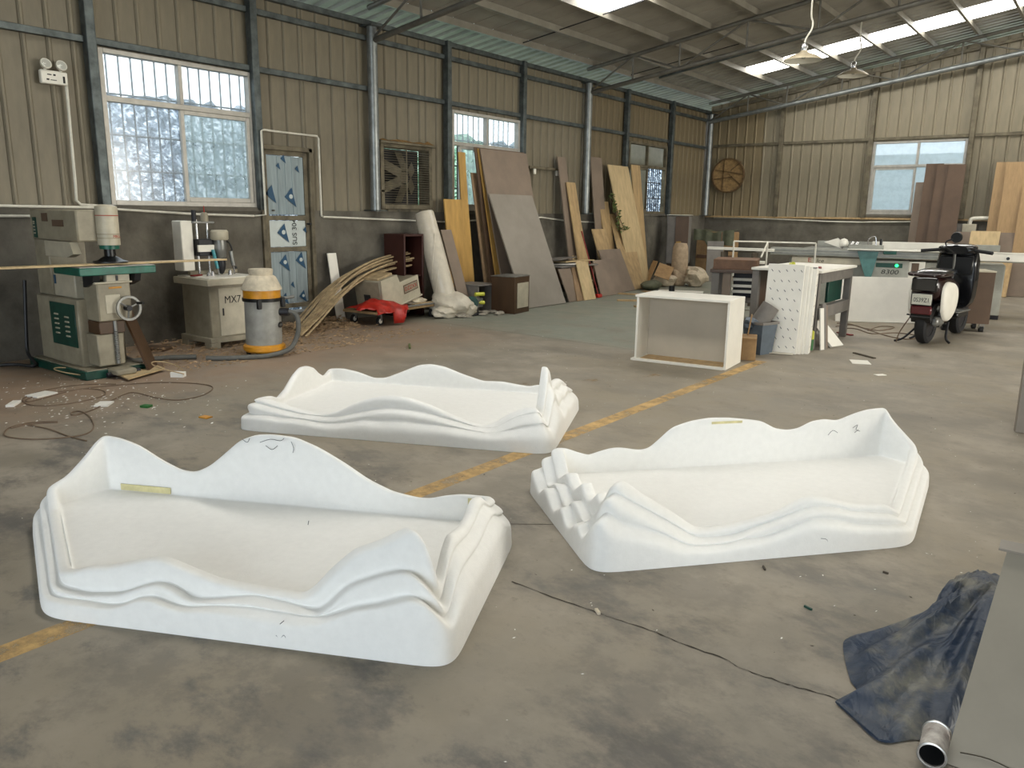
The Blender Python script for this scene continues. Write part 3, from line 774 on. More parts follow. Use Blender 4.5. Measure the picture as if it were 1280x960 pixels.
T1 = foam_tray('white foam tray with a tall double-humped back, strip of yellowed tape inside', (-2.603, .912), 26.19,
    [(0, 0), (1.377, 0), (1.377, .967), (-.51, .967), (-.63, .65)], [1.05, .85, .55, .7, .75],
    [(0, .11), (.04, .117), (.074, .137), (.136, .145), (.228, .18), (.275, .194), (.303, .195), (.376, .165), (.446, .139), (.517, .132), (.58, .127), (.632, .126), (.676, .118), (.705, .149), (.749, .215), (.813, .291), (.882, .328), (.93, .365), (.955, .386), (.975, .365), (1.0, .28), (1.05, .18), (1.10, .20), (1.16, .245), (1.25, .275), (1.33, .262), (1.446, .245), (1.554, .252), (1.65, .28), (1.74, .272), (1.85, .215), (1.95, .195),
     (2.035, .195), (2.068, .196), (2.11, .183), (2.144, .165), (2.179, .165), (2.239, .182), (2.298, .225), (2.357, .289), (2.419, .346), (2.479, .383), (2.541, .388), (2.579, .382), (2.623, .353), (2.67, .283), (2.709, .228), (2.75, .193), (2.789, .198), (2.839, .235), (2.901, .295), (2.953, .321), (3.0, .33), (3.15, .31), (3.4, .25), (3.7, .19), (4.0, .165), (4.06, .14), (4.15, .105), (4.4, .094), (4.9, .096)],
    [(0, .07), (.089, .062), (.184, .079), (.236, .109), (.286, .133), (.325, .126), (.377, .086), (.432, .094), (.546, .115), (.66, .095), (.708, .093), (.785, .197), (.863, .242), (.923, .266), (.949, .247), (.993, .18), (1.04, .12), (1.15, .19), (1.25, .225), (1.45, .21), (1.6, .22), (1.72, .235), (1.84, .19), (1.95, .15), (2.2, .12), (2.5, .25), (2.75, .13), (2.95, .22), (3.4, .17), (3.9, .12), (4.2, .08), (4.6, .072)],
    [(.007, .05), (.085, .052), (.165, .049), (.207, .061), (.241, .088), (.289, .101), (.339, .079), (.372, .073), (.431, .085), (.488, .092), (.54, .10), (.66, .088), (.705, .088), (.79, .146), (.85, .166), (.917, .202), (.951, .192), (.987, .14), (1.03, .10), (1.114, .15), (1.226, .18), (1.5, .175), (1.63, .19), (1.76, .195), (1.88, .14), (2, .10), (2.5, .15), (2.75, .08), (3, .14), (3.4, .11), (3.6, .07), (3.8, .09), (4.0, .06), (4.3, .045), (4.6, .05)],
    .088, .03, 6, [(-.1, .8), (.05, 1), (.45, 1), (.55, .55), (.64, .5), (.7, 1), (.95, 1), (1.04, .8), (1.2, .45), (1.6, .55), (1.9, .5), (2.1, 0), (2.9, 0), (3.2, .4), (3.8, .6), (4.4, .7)])
T3 = foam_tray('white foam tray with knobbly rounded terraces stepping down its left end', (-1.379, 2.305), 49.74,
    [(0, 0), (1.36, 0), (2.03, .7), (1.93, .95), (-.03, .95)], [1.05, .8, .7, .55, 1.2],
    [(0.0, .315), (.016, .308), (.052, .271), (.121, .217), (.192, .161), (.255, .106), (.284, .092), (.326, .093), (.411, .104), (.447, .115), (.519, .129), (.589, .161), (.645, .194), (.68, .201), (.751, .182), (.829, .154), (.891, .146), (.953, .144), (1.0, .12), (1.05, .095), (1.3, .095), (1.6, .105), (1.9, .12), (1.97, .15), (2.03, .18), (2.3, .22), (2.6, .26), (2.85, .30), (3.0, .34), (3.06, .335),
     (3.097, .32), (3.123, .305), (3.158, .282), (3.202, .294), (3.242, .285), (3.282, .251), (3.317, .245), (3.357, .257), (3.4, .299), (3.447, .312), (3.503, .324), (3.559, .328), (3.614, .317), (3.667, .29), (3.702, .233), (3.733, .186), (3.765, .181), (3.815, .198), (3.84, .2), (3.877, .184), (3.908, .167), (3.954, .192), (3.985, .215), (4.03, .21), (4.085, .172), (4.16, .105), (4.23, .135), (4.317, .178), (4.38, .145), (4.44, .128), (4.56, .198), (4.64, .152), (4.70, .155), (4.78, .218), (4.84, .188), (4.90, .23), (4.95, .29)],
    [(.002, .285), (.04, .25), (.112, .197), (.204, .127), (.277, .064), (.343, .055), (.43, .062), (.46, .085), (.539, .112), (.64, .150), (.709, .163), (.766, .151), (.816, .130), (.889, .119), (.963, .106), (1.03, .075), (1.5, .075), (1.9, .085), (2.1, .12), (2.6, .16), (3, .2), (3.5, .2), (3.8, .12), (3.97, .16), (4.03, .165), (4.10, .122), (4.165, .062), (4.28, .115), (4.34, .122), (4.42, .085), (4.52, .072), (4.58, .135), (4.66, .118), (4.76, .092), (4.88, .17), (4.95, .24)],
    [(.004, .22), (.043, .172), (.067, .15), (.127, .135), (.188, .108), (.251, .058), (.313, .044), (.376, .042), (.438, .056), (.532, .066), (.594, .096), (.645, .121), (.691, .13), (.745, .118), (.829, .086), (.898, .079), (1.002, .065), (1.06, .05), (1.5, .052), (1.9, .06), (2.4, .08), (3, .1), (3.9, .07), (4.06, .118), (4.14, .085), (4.20, .04), (4.30, .108), (4.37, .08), (4.44, .035), (4.56, .108), (4.64, .045), (4.70, .06), (4.78, .128), (4.85, .07), (4.92, .14), (4.97, .2)],
    .085, .028, 6, [(0, .7), (.2, .55), (.5, .6), (1, .7), (1.9, .7), (2.2, .4), (2.9, .1), (3.1, 0), (3.9, 0), (4.05, .9), (4.9, 1)])
T2 = foam_tray('white foam tray with a sharp upright spike on its right end', (-4.11, 2.629), 24.73,
    [(0, -.04), (1.95, -.04), (1.95, 1.14), (0, 1.14)], [1.15, 1.1, .6, .85],
    [(0, .172), (.03, .172), (.057, .160), (.11, .138), (.163, .122), (.218, .106), (.265, .109), (.314, .134), (.358, .174), (.406, .213), (.466, .239), (.502, .248), (.564, .24), (.639, .206), (.719, .153), (.782, .117), (.821, .103), (.863, .118), (.921, .186), (.97, .225), (1.0, .235), (1.05, .205), (1.09, .17), (1.14, .22), (1.20, .31), (1.27, .42), (1.33, .40), (1.38, .31), (1.43, .26), (1.52, .275), (1.62, .262), (1.75, .25), (1.9, .20), (2.0, .16),
     (2.1, .144), (2.134, .129), (2.178, .135), (2.248, .152), (2.329, .147), (2.41, .186), (2.492, .235), (2.551, .247), (2.601, .234), (2.672, .18), (2.748, .125), (2.796, .12), (2.872, .159), (2.934, .177), (3.0, .17), (3.06, .14), (3.108, .135), (3.201, .18), (3.268, .228), (3.357, .256), (3.445, .262), (3.522, .234), (3.601, .18), (3.667, .135), (3.72, .12), (3.80, .13), (3.88, .16)],
    [(.016, .152), (.065, .133), (.12, .115), (.168, .101), (.222, .099), (.267, .09), (.317, .084), (.37, .094), (.428, .116), (.483, .137), (.524, .138), (.62, .136), (.714, .12), (.779, .101), (.835, .113), (.898, .163), (.945, .205), (1.0, .19), (1.06, .13), (1.15, .14), (1.25, .25), (1.4, .19), (1.52, .215), (1.6, .17), (1.75, .20), (1.9, .13), (2.5, .15), (2.8, .08), (3.1, .09), (3.4, .17), (3.68, .09), (3.85, .11), (3.94, .14)],
    [(.016, .074), (.052, .084), (.094, .09), (.143, .077), (.193, .088), (.236, .078), (.278, .061), (.324, .053), (.377, .06), (.427, .072), (.476, .055), (.55, .072), (.621, .072), (.677, .09), (.738, .095), (.8, .093), (.87, .118), (.94, .13), (1.0, .1), (1.1, .08), (1.25, .14), (1.42, .09), (1.52, .14), (1.62, .10), (1.75, .13), (1.9, .08), (2.5, .08), (3.4, .1), (3.85, .07)],
    .085, .03, 8, [(0, .75), (.3, .55), (.6, .5), (.9, .4), (1.0, .1), (1.1, .35), (1.5, .55), (1.8, .5), (2.1, 0), (2.9, 0), (3.3, .2), (3.7, .6)])
def in_tray(t, p):      # world point into tray space
    return t.matrix_basis.inverted() @ Vector(p)
def tray_plane(t, px, py, n):   # the point of the vertical tray-space plane y = n
    o = t.matrix_basis.inverted() @ CP; d = (t.matrix_basis.inverted().to_3x3()) @ ray(px, py)
    return o+d*((n-o.y)/d.y)
# strips of yellowed tape and pencil marks
yb = .967-.55*(.112+.03)-.004
a, b = tray_plane(T1, 152, 617, yb), tray_plane(T1, 214, 623, yb)
MB().box(((a.x+b.x)/2, yb, .105), (abs(b.x-a.x), .002, .028)).build('tape_strip', 'tape', T1)
MB().box((1.225, yb, .145), (.06, .002, .085)).build('tape_strip', 'tape', T1)
def scribble(t, n, pts, r=.0012, m='pencil'):
    MB().tube([tray_plane(t, x, y, n) for x, y in pts], r, 5, 3).build('pencil_mark', m, t)
scribble(T1, yb-.001, [(303, 549), (309, 553), (312, 548)])
scribble(T1, yb-.001, [(325, 553), (338, 549), (350, 551), (355, 548)]); scribble(T1, yb-.001, [(332, 557), (340, 562), (347, 557)])
scribble(T1, yb-.001, [(364, 552), (367, 560), (366, 566)])
scribble(T1, .004, [(345, 794), (350, 798), (355, 794), (358, 801), (352, 806)]); scribble(T1, .004, [(350, 780), (355, 776)]); scribble(T1, .004, [(347, 800), (353, 800)])
scribble(T1, .45, [(385, 656), (386, 651)])
y3 = .95-.55*(.112+.028)-.005
scribble(T3, y3, [(1035, 544), (1041, 538), (1047, 541)]); scribble(T3, y3, [(1066, 535), (1072, 531), (1070, 537), (1075, 539)]); scribble(T3, y3, [(1068, 541), (1073, 537)])
scribble(T3, .004, [(1026, 673), (1034, 675), (1035, 687)])
a, b = tray_plane(T3, 890, 529, y3), tray_plane(T3, 928, 529, y3)
MB().box(((a.x+b.x)/2, y3+.002, a.z), (abs(b.x-a.x), .002, .012)).build('glue_stain', 'tape', T3)
scribble(T2, .085, [(486, 505), (488, 514)])
# ================================================================== machines and clutter along the left wall
class WT:       # a thing whose parts are given in world coordinates
    def __init__(s, name, label, cat, loc, group=None):
        s.o = thing(name, label, cat, loc, 0, group); s.l = Vector(loc)
    def box(s, name, m, lo, hi, bev=.006, parent=None, rot=None):
        lo, hi = Vector(lo), Vector(hi); return MB().box((lo+hi)/2-s.l, hi-lo, rot, bev).build(name, m, parent or s.o)
    def cyl(s, name, m, p0, p1, r0, r1=None, n=18, parent=None):
        return MB().cyl(Vector(p0)-s.l, Vector(p1)-s.l, r0, r1, n).build(name, m, parent or s.o)
    def tube(s, name, m, pts, r, n=8, k=6, parent=None):
        return MB().tube([Vector(p)-s.l for p in pts], r, n, k).build(name, m, parent or s.o)
    def lathe(s, name, m, prof, c, n=24, parent=None, R=None, sx=1, sy=1, caps=True):
        return MB().lathe(prof, Vector(c)-s.l, n, R, sx, sy, caps).build(name, m, parent or s.o)
    def text(s, name, body, m, p, right, up, size, parent=None, sx=1, shear=0):
        return text(name, body, m, parent or s.o, Vector(p)-s.l, frame_rot(right, up), size, sx=sx, shear=shear)
    def mb(s, name, m, mb, parent=None, smooth=40):
        mb.v = [tuple(Vector(v)-s.l) for v in mb.v]; return mb.build(name, m, parent or s.o, smooth)
FY, FX, UPZ = (0, 1, 0), (1, 0, 0), (0, 0, 1)

# ---- overhead router
r = WT('overhead_router', 'cream and green overhead router machine with handwheel under its table', 'machine', (-6.65, 2.92, 0))
bp = r.box('base_plate', 'green_dark', (-7.15, 2.66, 0), (-6.14, 3.14, .065))
r.box('plate_top', 'cream', (-7.13, 2.68, .065), (-6.16, 3.12, .072), 0, bp)
body = r.box('body', 'cream', (-7.05, 2.73, .07), (-6.33, 3.08, .60), .01)
gp = r.box('green_panel', 'green_dark', (-6.80, 2.722, .22), (-6.37, 2.731, .56), .003, body)
for i, x in enumerate((-6.68, -6.50)):
    for k in range(5 if i == 0 else 5):
        z = .46-k*.038-i*.012
        r.box('louvre', 'cream_light', (x-.035, 2.712, z), (x+.03, 2.724, z+.013), .003, body)
col = r.box('column', 'cream', (-7.05, 2.76, .60), (-6.80, 3.05, 1.06), .01)
up_ = r.box('motor_housing', 'cream_light', (-6.79, 2.77, .60), (-6.42, 3.03, .80), .01)
r.box('blue_sticker', 'blue_print', (-6.77, 2.766, .70), (-6.74, 2.771, .77), 0, up_)
arm = r.box('arm', 'cream', (-7.03, 2.74, 1.045), (-6.22, 3.06, 1.285), .012)
r.box('green_strip', 'green_dark', (-6.97, 2.733, 1.06), (-6.91, 2.742, 1.22), .002, arm)
for z in (1.09, 1.115, 1.14, 1.165, 1.18): r.box('strip_button', 'cream_light', (-6.95, 2.728, z), (-6.925, 2.736, z+.01), 0, arm)
r.box('name_plate', 'brown_panel', (-6.80, 2.734, 1.19), (-6.70, 2.742, 1.255), .002, arm)
r.box('name_plate', 'brown_panel', (-6.62, 2.734, 1.155), (-6.43, 2.742, 1.205), .002, arm)
MBp = MB().prism([(-6.83, 2.75, .92), (-6.45, 2.75, .92), (-6.34, 2.75, .95), (-6.39, 2.75, 1.04), (-6.83, 2.75, 1.04)], (0, .06, 0))
r.mb('chipped_guard', 'cream_light', MBp)
mo = r.lathe('motor', 'cream_light', [(0, 1.325), (.045, 1.325), (.078, 1.31), (.08, 1.29), (.08, 1.02), (.0, 1.02)], (-6.2, 2.96, 0), 28)
for z in (1.07, 1.10, 1.24): r.lathe('motor_band', 'ink_red' if z == 1.24 else 'cream', [(.0815, z), (.0815, z+.006)], (-6.2, 2.96, 0), 28, mo)
r.text('motor_lettering', 'MKL', 'ink_red', (-6.118, 2.985, 1.085), FY, UPZ, .03, mo)
r.lathe('motor_collar', 'green_paint', [(0, 1.02), (.07, 1.02), (.07, .99), (.0, .99)], (-6.2, 2.96, 0), 24)
r.lathe('chuck', 'black_plastic', [(0, .99), (.042, .99), (.042, .935), (.06, .925), (.09, .905), (.125, .896), (.125, .888), (0, .888)], (-6.2, 2.96, 0), 24)
tb = r.box('table', 'green_paint', (-6.50, 2.66, .80), (-6.07, 3.25, .858), .006)
r.box('table_plate', 'grey_metal', (-6.495, 2.665, .858), (-6.075, 3.245, .866), .002, tb)
for y in (2.78, 3.10): r.mb('table_bracket', 'black_metal', MB().prism([(-6.3, y, .80), (-6.12, y, .80), (-6.14, y, .74), (-6.26, y, .70), (-6.3, y, .70)], (0, .05, 0)))
r.box('tilt_scale', 'cream_light', (-6.20, 2.88, .742), (-6.13, 3.06, .80), .004); r.box('tilt_pointer', 'black_metal', (-6.128, 2.95, .75), (-6.12, 2.965, .79), 0)
kn = r.box('knee', 'cream', (-6.36, 2.80, .44), (-6.13, 3.06, .735), .01)
r.box('knee_lip', 'cream_light', (-6.36, 2.785, .73), (-6.12, 3.075, .745), .004, kn)
r.box('knee_door', 'cream_light', (-6.131, 2.855, .50), (-6.124, 2.97, .645), .003, kn)
r.box('yellow_badge', 'yellow', (-6.131, 2.89, .69), (-6.126, 2.99, .705), .002, kn)
R90 = Matrix(((0, 0, 1), (1, 0, 0), (0, 1, 0)))
hwh = r.lathe('handwheel', 'grey_metal', [(.080, -.01), (.098, -.01), (.098, .01), (.080, .01), (.080, -.01)], (-6.085, 3.01, .535), 28, None, R90)
r.cyl('wheel_hub', 'black_metal', (-6.13, 3.01, .535), (-6.07, 3.01, .535), .022, None, 14, hwh)
for k in range(3):
    a = k*2*PI/3+.4; r.cyl('wheel_spoke', 'grey_metal', (-6.085, 3.01, .535), (-6.085, 3.01+.085*math.cos(a), .535+.085*math.sin(a)), .008, None, 8, hwh)
r.cyl('wheel_grip', 'black_plastic', (-6.08, 3.08, .57), (-6.01, 3.09, .575), .011, None, 10, hwh)
r.box('slide_block', 'brown_dark', (-6.34, 2.80, .34), (-6.15, 3.0, .44), .006)
r.box('lower_column', 'cream', (-6.36, 2.78, .09), (-6.16, 2.985, .34), .008)
r.cyl('lift_screw', 'grey_metal', (-6.145, 2.92, .1), (-6.145, 2.92, .44), .014)
ring = None
for k in range(14):
    z = .13+k*.017
    r.lathe('screw_thread', 'grey_metal', [(.014, z), (.021, z+.004), (.014, z+.008)], (-6.145, 2.92, 0), 12)
r.box('foot_pedal', 'cream', (-6.17, 2.83, .03), (-6.0, 2.99, .075), .01); r.cyl('pedal_pivot', 'black_metal', (-6.1, 2.8, .03), (-6.1, 3.06, .03), .02)

o = MB().box((-6.22, 2.93, .874), (.11, 2.0, .013), (0, 0, math.radians(-2)), .002).build('board', 'ply_light'); tag(o, 'long thin wooden board lying across the router table', 'board')
quad_board('plank', 'brown_dark', (-6.03, 3.11, 0), (-6.20, 3.27, 0), (-6.40, 3.10, .50), (-6.53, 3.24, .50), .016, 'dark brown plank leaning beside the router', 'board')
quad_board('plywood_offcut', 'ply_light', FL(160, 473, .03), FL(206, 460, .03), FL(147, 467, .03), FL(193, 455, .03), .012, 'plywood offcut lying flat at the foot of the router', 'board')
tag(MB().tube([(-7.25, 2.2, .02), (-7.1, 2.5, .03), (-6.95, 2.62, .025), (-7.17, 2.66, .1), (-7.2, 2.68, .3), (-7.22, 2.72, .7)], .014, 8, 8).build('power_cable', 'hose_black'), 'thick black power cable behind the router column', 'cable')

# ---- drilling machine on its cabinet
d = WT('drill_cabinet', 'pale grey drilling machine on a cabinet marked with black letters', 'machine', (-6.95, 4.3, 0))
b = d.box('cabinet_body', 'cream', (-7.17, 4.08, .1), (-6.70, 4.53, .60), .008)
pl = MB()
for lo, hi in (((-7.20, 4.05, .055), (-6.67, 4.56, .105)), ((-7.20, 4.05, 0), (-7.08, 4.15, .06)), ((-6.79, 4.05, 0), (-6.67, 4.15, .06)), ((-6.79, 4.46, 0), (-6.67, 4.56, .06)), ((-7.20, 4.46, 0), (-7.08, 4.56, .06))):
    pl.box((Vector(lo)+Vector(hi))/2, Vector(hi)-Vector(lo), None, .006)
d.mb('plinth', 'cream', pl)
dr = d.box('door', 'cream_light', (-6.70, 4.17, .115), (-6.69, 4.46, .57), .004, b)
d.box('latch', 'black_metal', (-6.69, 4.20, .31), (-6.683, 4.215, .38), .002, dr)
text('cabinet_lettering', 'MX7', 'ink', b, Vector((-6.688, 4.315, .455))-d.l, frame_rot(FY, UPZ), .10, sx=.9)
wt = d.box('worktop', 'cream_light', (-7.21, 4.02, .60), (-6.62, 4.62, .665), .006)
d.box('top_plate', 'white_paint', (-7.18, 4.05, .665), (-6.64, 4.60, .675), .002, wt)
d.box('fence', 'cream', (-7.12, 4.12, .675), (-7.07, 4.64, .715)); d.cyl('knob', 'black_plastic', (-7.08, 4.62, .715), (-7.08, 4.62, .74), .018)
d.box('control_box', 'white_paint', (-7.18, 4.03, .72), (-7.02, 4.15, 1.19), .008)
for y in (4.19, 4.30): d.cyl('guide_rod', 'chrome', (-7.02, y, .68), (-7.02, y, 1.2), .012)
d.box('crosshead', 'grey_metal', (-7.06, 4.14, 1.165), (-6.98, 4.36, 1.185)); d.cyl('air_filter', 'black_metal', (-7.02, 4.17, 1.185), (-7.02, 4.17, 1.29), .022)
d.lathe('oil_cup', 'cream', [(0, 1.185), (.035, 1.185), (.035, 1.25), (.02, 1.27), (0, 1.27)], (-7.02, 4.28, 0), 16); d.cyl('red_nozzle', 'red_plastic', (-7.02, 4.28, 1.27), (-7.02, 4.28, 1.33), .006, .003, 8)
d.box('slide', 'black_metal', (-7.05, 4.16, .86), (-6.95, 4.32, 1.02)); d.box('slide_plate', 'white_paint', (-6.95, 4.14, .90), (-6.93, 4.32, .965), .003)
m_ = d.lathe('drill_motor', 'cream_light', [(0, 1.105), (.07, 1.105), (.083, 1.09), (.083, 1.02), (.075, 1.01), (0, 1.01)], (-6.93, 4.37, 0), 24)
d.lathe('motor_body', 'grey_metal', [(0, 1.01), (.06, 1.01), (.062, .93), (.05, .85), (.03, .83), (0, .83)], (-6.93, 4.37, 0), 20)
d.lathe('drill_chuck', 'black_metal', [(0, .83), (.035, .83), (.045, .78), (.035, .72), (.02, .69), (0, .68)], (-6.93, 4.37, 0), 16)
d.cyl('teal_cylinder', 'teal_tube', (-6.92, 4.285, .92), (-6.90, 4.31, .74), .016); d.cyl('cylinder_rod', 'chrome', (-6.90, 4.31, .74), (-6.895, 4.32, .68), .008, None, 8)
d.cyl('clamp_cylinder', 'grey_metal', (-6.92, 4.475, .90), (-6.91, 4.49, .76), .02); d.cyl('clamp_rod', 'chrome', (-6.91, 4.49, .76), (-6.905, 4.495, .68), .008, None, 8)
d.tube('air_hose', 'hose_black', [(-6.93, 4.43, 1.0), (-6.91, 4.46, .98), (-6.91, 4.485, .92), (-6.915, 4.477, .90)], .008)
for y, z in ((4.2, .69), (4.24, .695), (4.43, .70)): d.lathe('clamp_foot', 'chrome', [(0, .675), (.022, .675), (.015, z+.02), (0, z+.025)], (-6.88, y, 0), 10)
tag(MB().box((-6.93, 4.10, .684), (.05, .13, .012), (0, 0, .4), .003).build('red_tool', 'red_dark'), 'small red hand tool lying on the drilling machine worktop', 'tool')

# ---- shop vacuum
v = WT('shop_vacuum', 'grey drum vacuum cleaner with yellow bands and a cloth hood', 'vacuum', (-6.08, 4.22, 0))
V0 = (-6.08, 4.22, 0)
v.lathe('wheel_base', 'yellow', [(0, .045), (.17, .045), (.185, .06), (.185, .095), (.165, .11), (0, .11)], V0, 32)
for a in (.6, 2.2, 3.7, 5.3):
    c = Vector(V0)+Vector((.15*math.cos(a), .15*math.sin(a), .024)); v.cyl('caster', 'black_plastic', c-Vector((.012, 0, 0)), c+Vector((.012, 0, 0)), .023, None, 14)
dm = v.lathe('drum', 'vac_grey', [(0, .11), (.158, .11), (.16, .14), (.157, .50), (0, .50)], V0, 36)
v.lathe('rim', 'black_plastic', [(0, .50), (.172, .50), (.174, .53), (0, .53)], V0, 36)
v.lathe('yellow_ring', 'yellow', [(0, .53), (.163, .53), (.163, .60), (0, .60)], V0, 36)
v.lathe('cloth_hood', 'cloth', [(0, .598), (.176, .60), (.178, .61), (.135, .70), (.128, .715), (.10, .73), (.108, .765), (.105, .785), (0, .79)], V0, 36)
for y in (-.12, .13):
    v.box('latch_clip', 'black_plastic', (V0[0]+.11, V0[1]+y-.02, .44), (V0[0]+.14, V0[1]+y+.02, .53), .005)
v.lathe('logo_oval', 'black_plastic', [(0, 0), (.045, 0), (.045, .004), (0, .004)], (V0[0]+.135, V0[1]+.083, .285), 20, None, frame_rot((-.52, .85, 0), UPZ), 1, .6)
v.lathe('logo_band', 'grey_metal', [(0, 0), (.034, 0), (.034, .002), (0, .002)], (V0[0]+.1395, V0[1]+.0855, .285), 16, None, frame_rot((-.52, .85, 0), UPZ), 1, .3)
v.cyl('inlet_port', 'black_metal', (V0[0]+.12, V0[1]+.09, .40), (V0[0]+.19, V0[1]+.14, .40), .035)
pts = [(-5.91, 4.36, .40), (-5.87, 4.40, .39), (-5.84, 4.42, .33), (-5.84, 4.41, .2), (-5.86, 4.33, .07), (-5.92, 4.15, .025), (-6.0, 3.98, .022), (-6.12, 3.80, .022), (-6.22, 3.72, .022)]
v.tube('hose', 'hose', pts, .022, 10, 8)
v.tube('side_valve', 'grey_metal', [(-6.0, 4.36, .52), (-5.97, 4.42, .52), (-5.97, 4.48, .525)], .014)
tag(MB().tube([(-6.35, 3.70, .022), (-6.5, 3.5, .022), (-6.55, 3.3, .022), (-6.5, 3.18, .05), (-6.6, 3.1, .12)], .022, 10, 8).build('dust_hose', 'hose'), 'grey dust hose lying on the floor between router and vacuum', 'hose')

# ---- cables looped on the floor
def cable(label, px, r=.006, m='cable_brown', name='floor_cable', z=None):
    pts = [FL(x, y, z or r) for x, y in px]; return tag(MB().tube(pts, r, 6, 8).build(name, m), label, 'cable')
cable('thin brown cable coiled in wide loops on the floor before the router', [(145, 480), (100, 481), (60, 487), (32, 496), (30, 503), (45, 507), (75, 506), (110, 500), (130, 494), (128, 488), (105, 486), (70, 490), (38, 497), (33, 502), (50, 499), (95, 487), (150, 481), (200, 478), (240, 479), (262, 482), (265, 487), (250, 495), (222, 500), (195, 497), (170, 491), (155, 493), (125, 508), (108, 515), (92, 519), (89, 516), (100, 514), (112, 521), (117, 533), (108, 542), (80, 547), (40, 549), (10, 546), (5, 541), (15, 533), (40, 528), (72, 527)], .0042)
cable('brown cable end with a dark plug trailing behind the near tray', [(72, 528), (40, 530), (14, 535), (30, 531), (60, 536), (85, 545), (108, 551)], .0042)
for k, (cx, cy, rx, ry, z0) in enumerate(((88, 472, 19, 9, .10), (211, 470, 20, 14, .03), (128, 463, 12, 10, .05))):
    pts = []
    for i in range(17):
        a = i/16*2*PI*.93+.3; p = FL(cx+rx*math.cos(a), cy+ry*.35*math.sin(a), 0); pts.append((p.x, p.y, .012+abs(math.sin(a/2))*(ry*.0065)))
    tag(MB().tube(pts, .005, 6, 3).build('wire_loop', 'wood_strip'), ['loop of pale wire springing up beside the router base', 'loop of pale wire standing by the plywood offcut', 'loop of pale wire hanging round the router pedal'][k], 'wire')

# ---- bundle of bent strips, small white board
for k in range(16):
    s = k/15; a = random.uniform(-.06, .06)
    p = [(-6.62-.55*s, 5.05+.32*s+a, .012+.012*(k % 3)), (-6.76-.45*s, 5.38+.22*s+a*.8, .14+.05*s), (-6.90-.32*s, 5.80+.14*s+a*.5, .32+.15*s+a*.6), (-7.02-.22*s, 6.25+.1*s, .50+.14*s+a), (-7.12-.16*s, 6.8, .60+.14*s+a*1.5), (-7.16-.16*s, 7.25+a*3, .64+.13*s+a*2)]
    t = MB().tube(p, .0115, 6, 6).build('bent_strip', 'wood_strip')
    tag(t, 'long pale flexible strip in the bent bundle beside the door', 'strip', 'bent strips in the bundle')
quad_board('board', 'white_board', (-7.22, 6.03, .0), (-7.22, 6.16, .0), (-7.36, 6.03, .81), None, .012, 'narrow white board leaning on the concrete above the strip bundle')

# ---- flat cart with the beige machine and red bag
ct = WT('flat_cart', 'low flat dolly cart with casters under the beige machine', 'cart', (-6.98, 6.72, 0))
RC = Matrix.Rotation(math.radians(6), 3, 'Z')
def cl(x, y, z): return Vector((-6.98, 6.72, 0))+RC @ Vector((x, y, z))
ct.mb('deck', 'ply', MB().box(cl(0, 0, .155), (.52, 1.25, .03), RC, .004))
for y in (-.5, .5):
    for x in (-.2, .2):
        w = ct.cyl('caster_wheel', 'rubber', cl(x-.015, y, .05), cl(x+.015, y, .05), .05)
        ct.cyl('wheel_hub', 'white_paint', cl(x-.017, y, .05), cl(x+.017, y, .05), .028, None, 14, w)
        ct.mb('caster_fork', 'grey_metal', MB().box(cl(x, y+.015, .10), (.045, .03, .09), RC, .003))
ct.tube('push_bar', 'grey_metal', [cl(.27, -.6, .17), cl(.28, -.2, .185), cl(.28, .2, .185), cl(.27, .6, .175)], .012)
bm_ = WT('planer', 'beige tilted planer machine with boxed lettering on the cart', 'machine', cl(0, -.02, .17))
RM = RC @ Matrix.Rotation(math.radians(12), 3, 'X') 
def ml(x, y, z): return cl(0, -.02, .17)+RM @ (Vector((x, y, z))*1.14)
bb_ = bm_.mb('body', 'cream', MB().box(ml(-.05, -.16, .20), (0.410, 0.319, 0.365), RM, .015))
bm_.mb('front_panel', 'cream_light', MB().prism([ml(.135, -.31, .05), ml(.135, .31, .05), ml(.135, .31, .27), ml(.135, .0, .27), ml(.135, -.03, .36), ml(.135, -.29, .36)], RM @ Vector((.015, 0, 0))))
bm_.mb('bed', 'cream', MB().box(ml(-.03, .17, .16), (0.365, 0.319, 0.228), RM, .01))
bm_.mb('top_ribs', 'wood_strip', MB().box(ml(-.05, -.16, .37), (0.342, 0.274, 0.034), RM, .008))
bm_.mb('side_slot', 'ink', MB().box(ml(-.06, -.302, .14), (0.103, 0.005, 0.160), RM, .002))
bm_.mb('base_lip', 'cream_light', MB().box(ml(.13, .0, .04), (0.068, 0.752, 0.023), RM, .004))
bm_.mb('wheel', 'rubber', MB().cyl(ml(.10, -.30, .06), ml(.10, -.34, .06), .055)); bm_.mb('wheel_cap', 'cream_light', MB().cyl(ml(.10, -.34, .06), ml(.10, -.345, .06), .025))
bm_.mb('badge', 'brown_panel', MB().box(ml(.152, .16, .175), (0.002, 0.274, 0.108), RM, .001)); bm_.mb('badge_field', 'cream', MB().box(ml(.153, .16, .175), (0.002, 0.251, 0.085), RM, .001))
bm_.text('badge_lettering', 'DZZXX', 'ink_red', ml(.1555, .16, .175), RM @ Vector((0, 1, 0)), RM @ Vector((0, 0, 1)), .07)
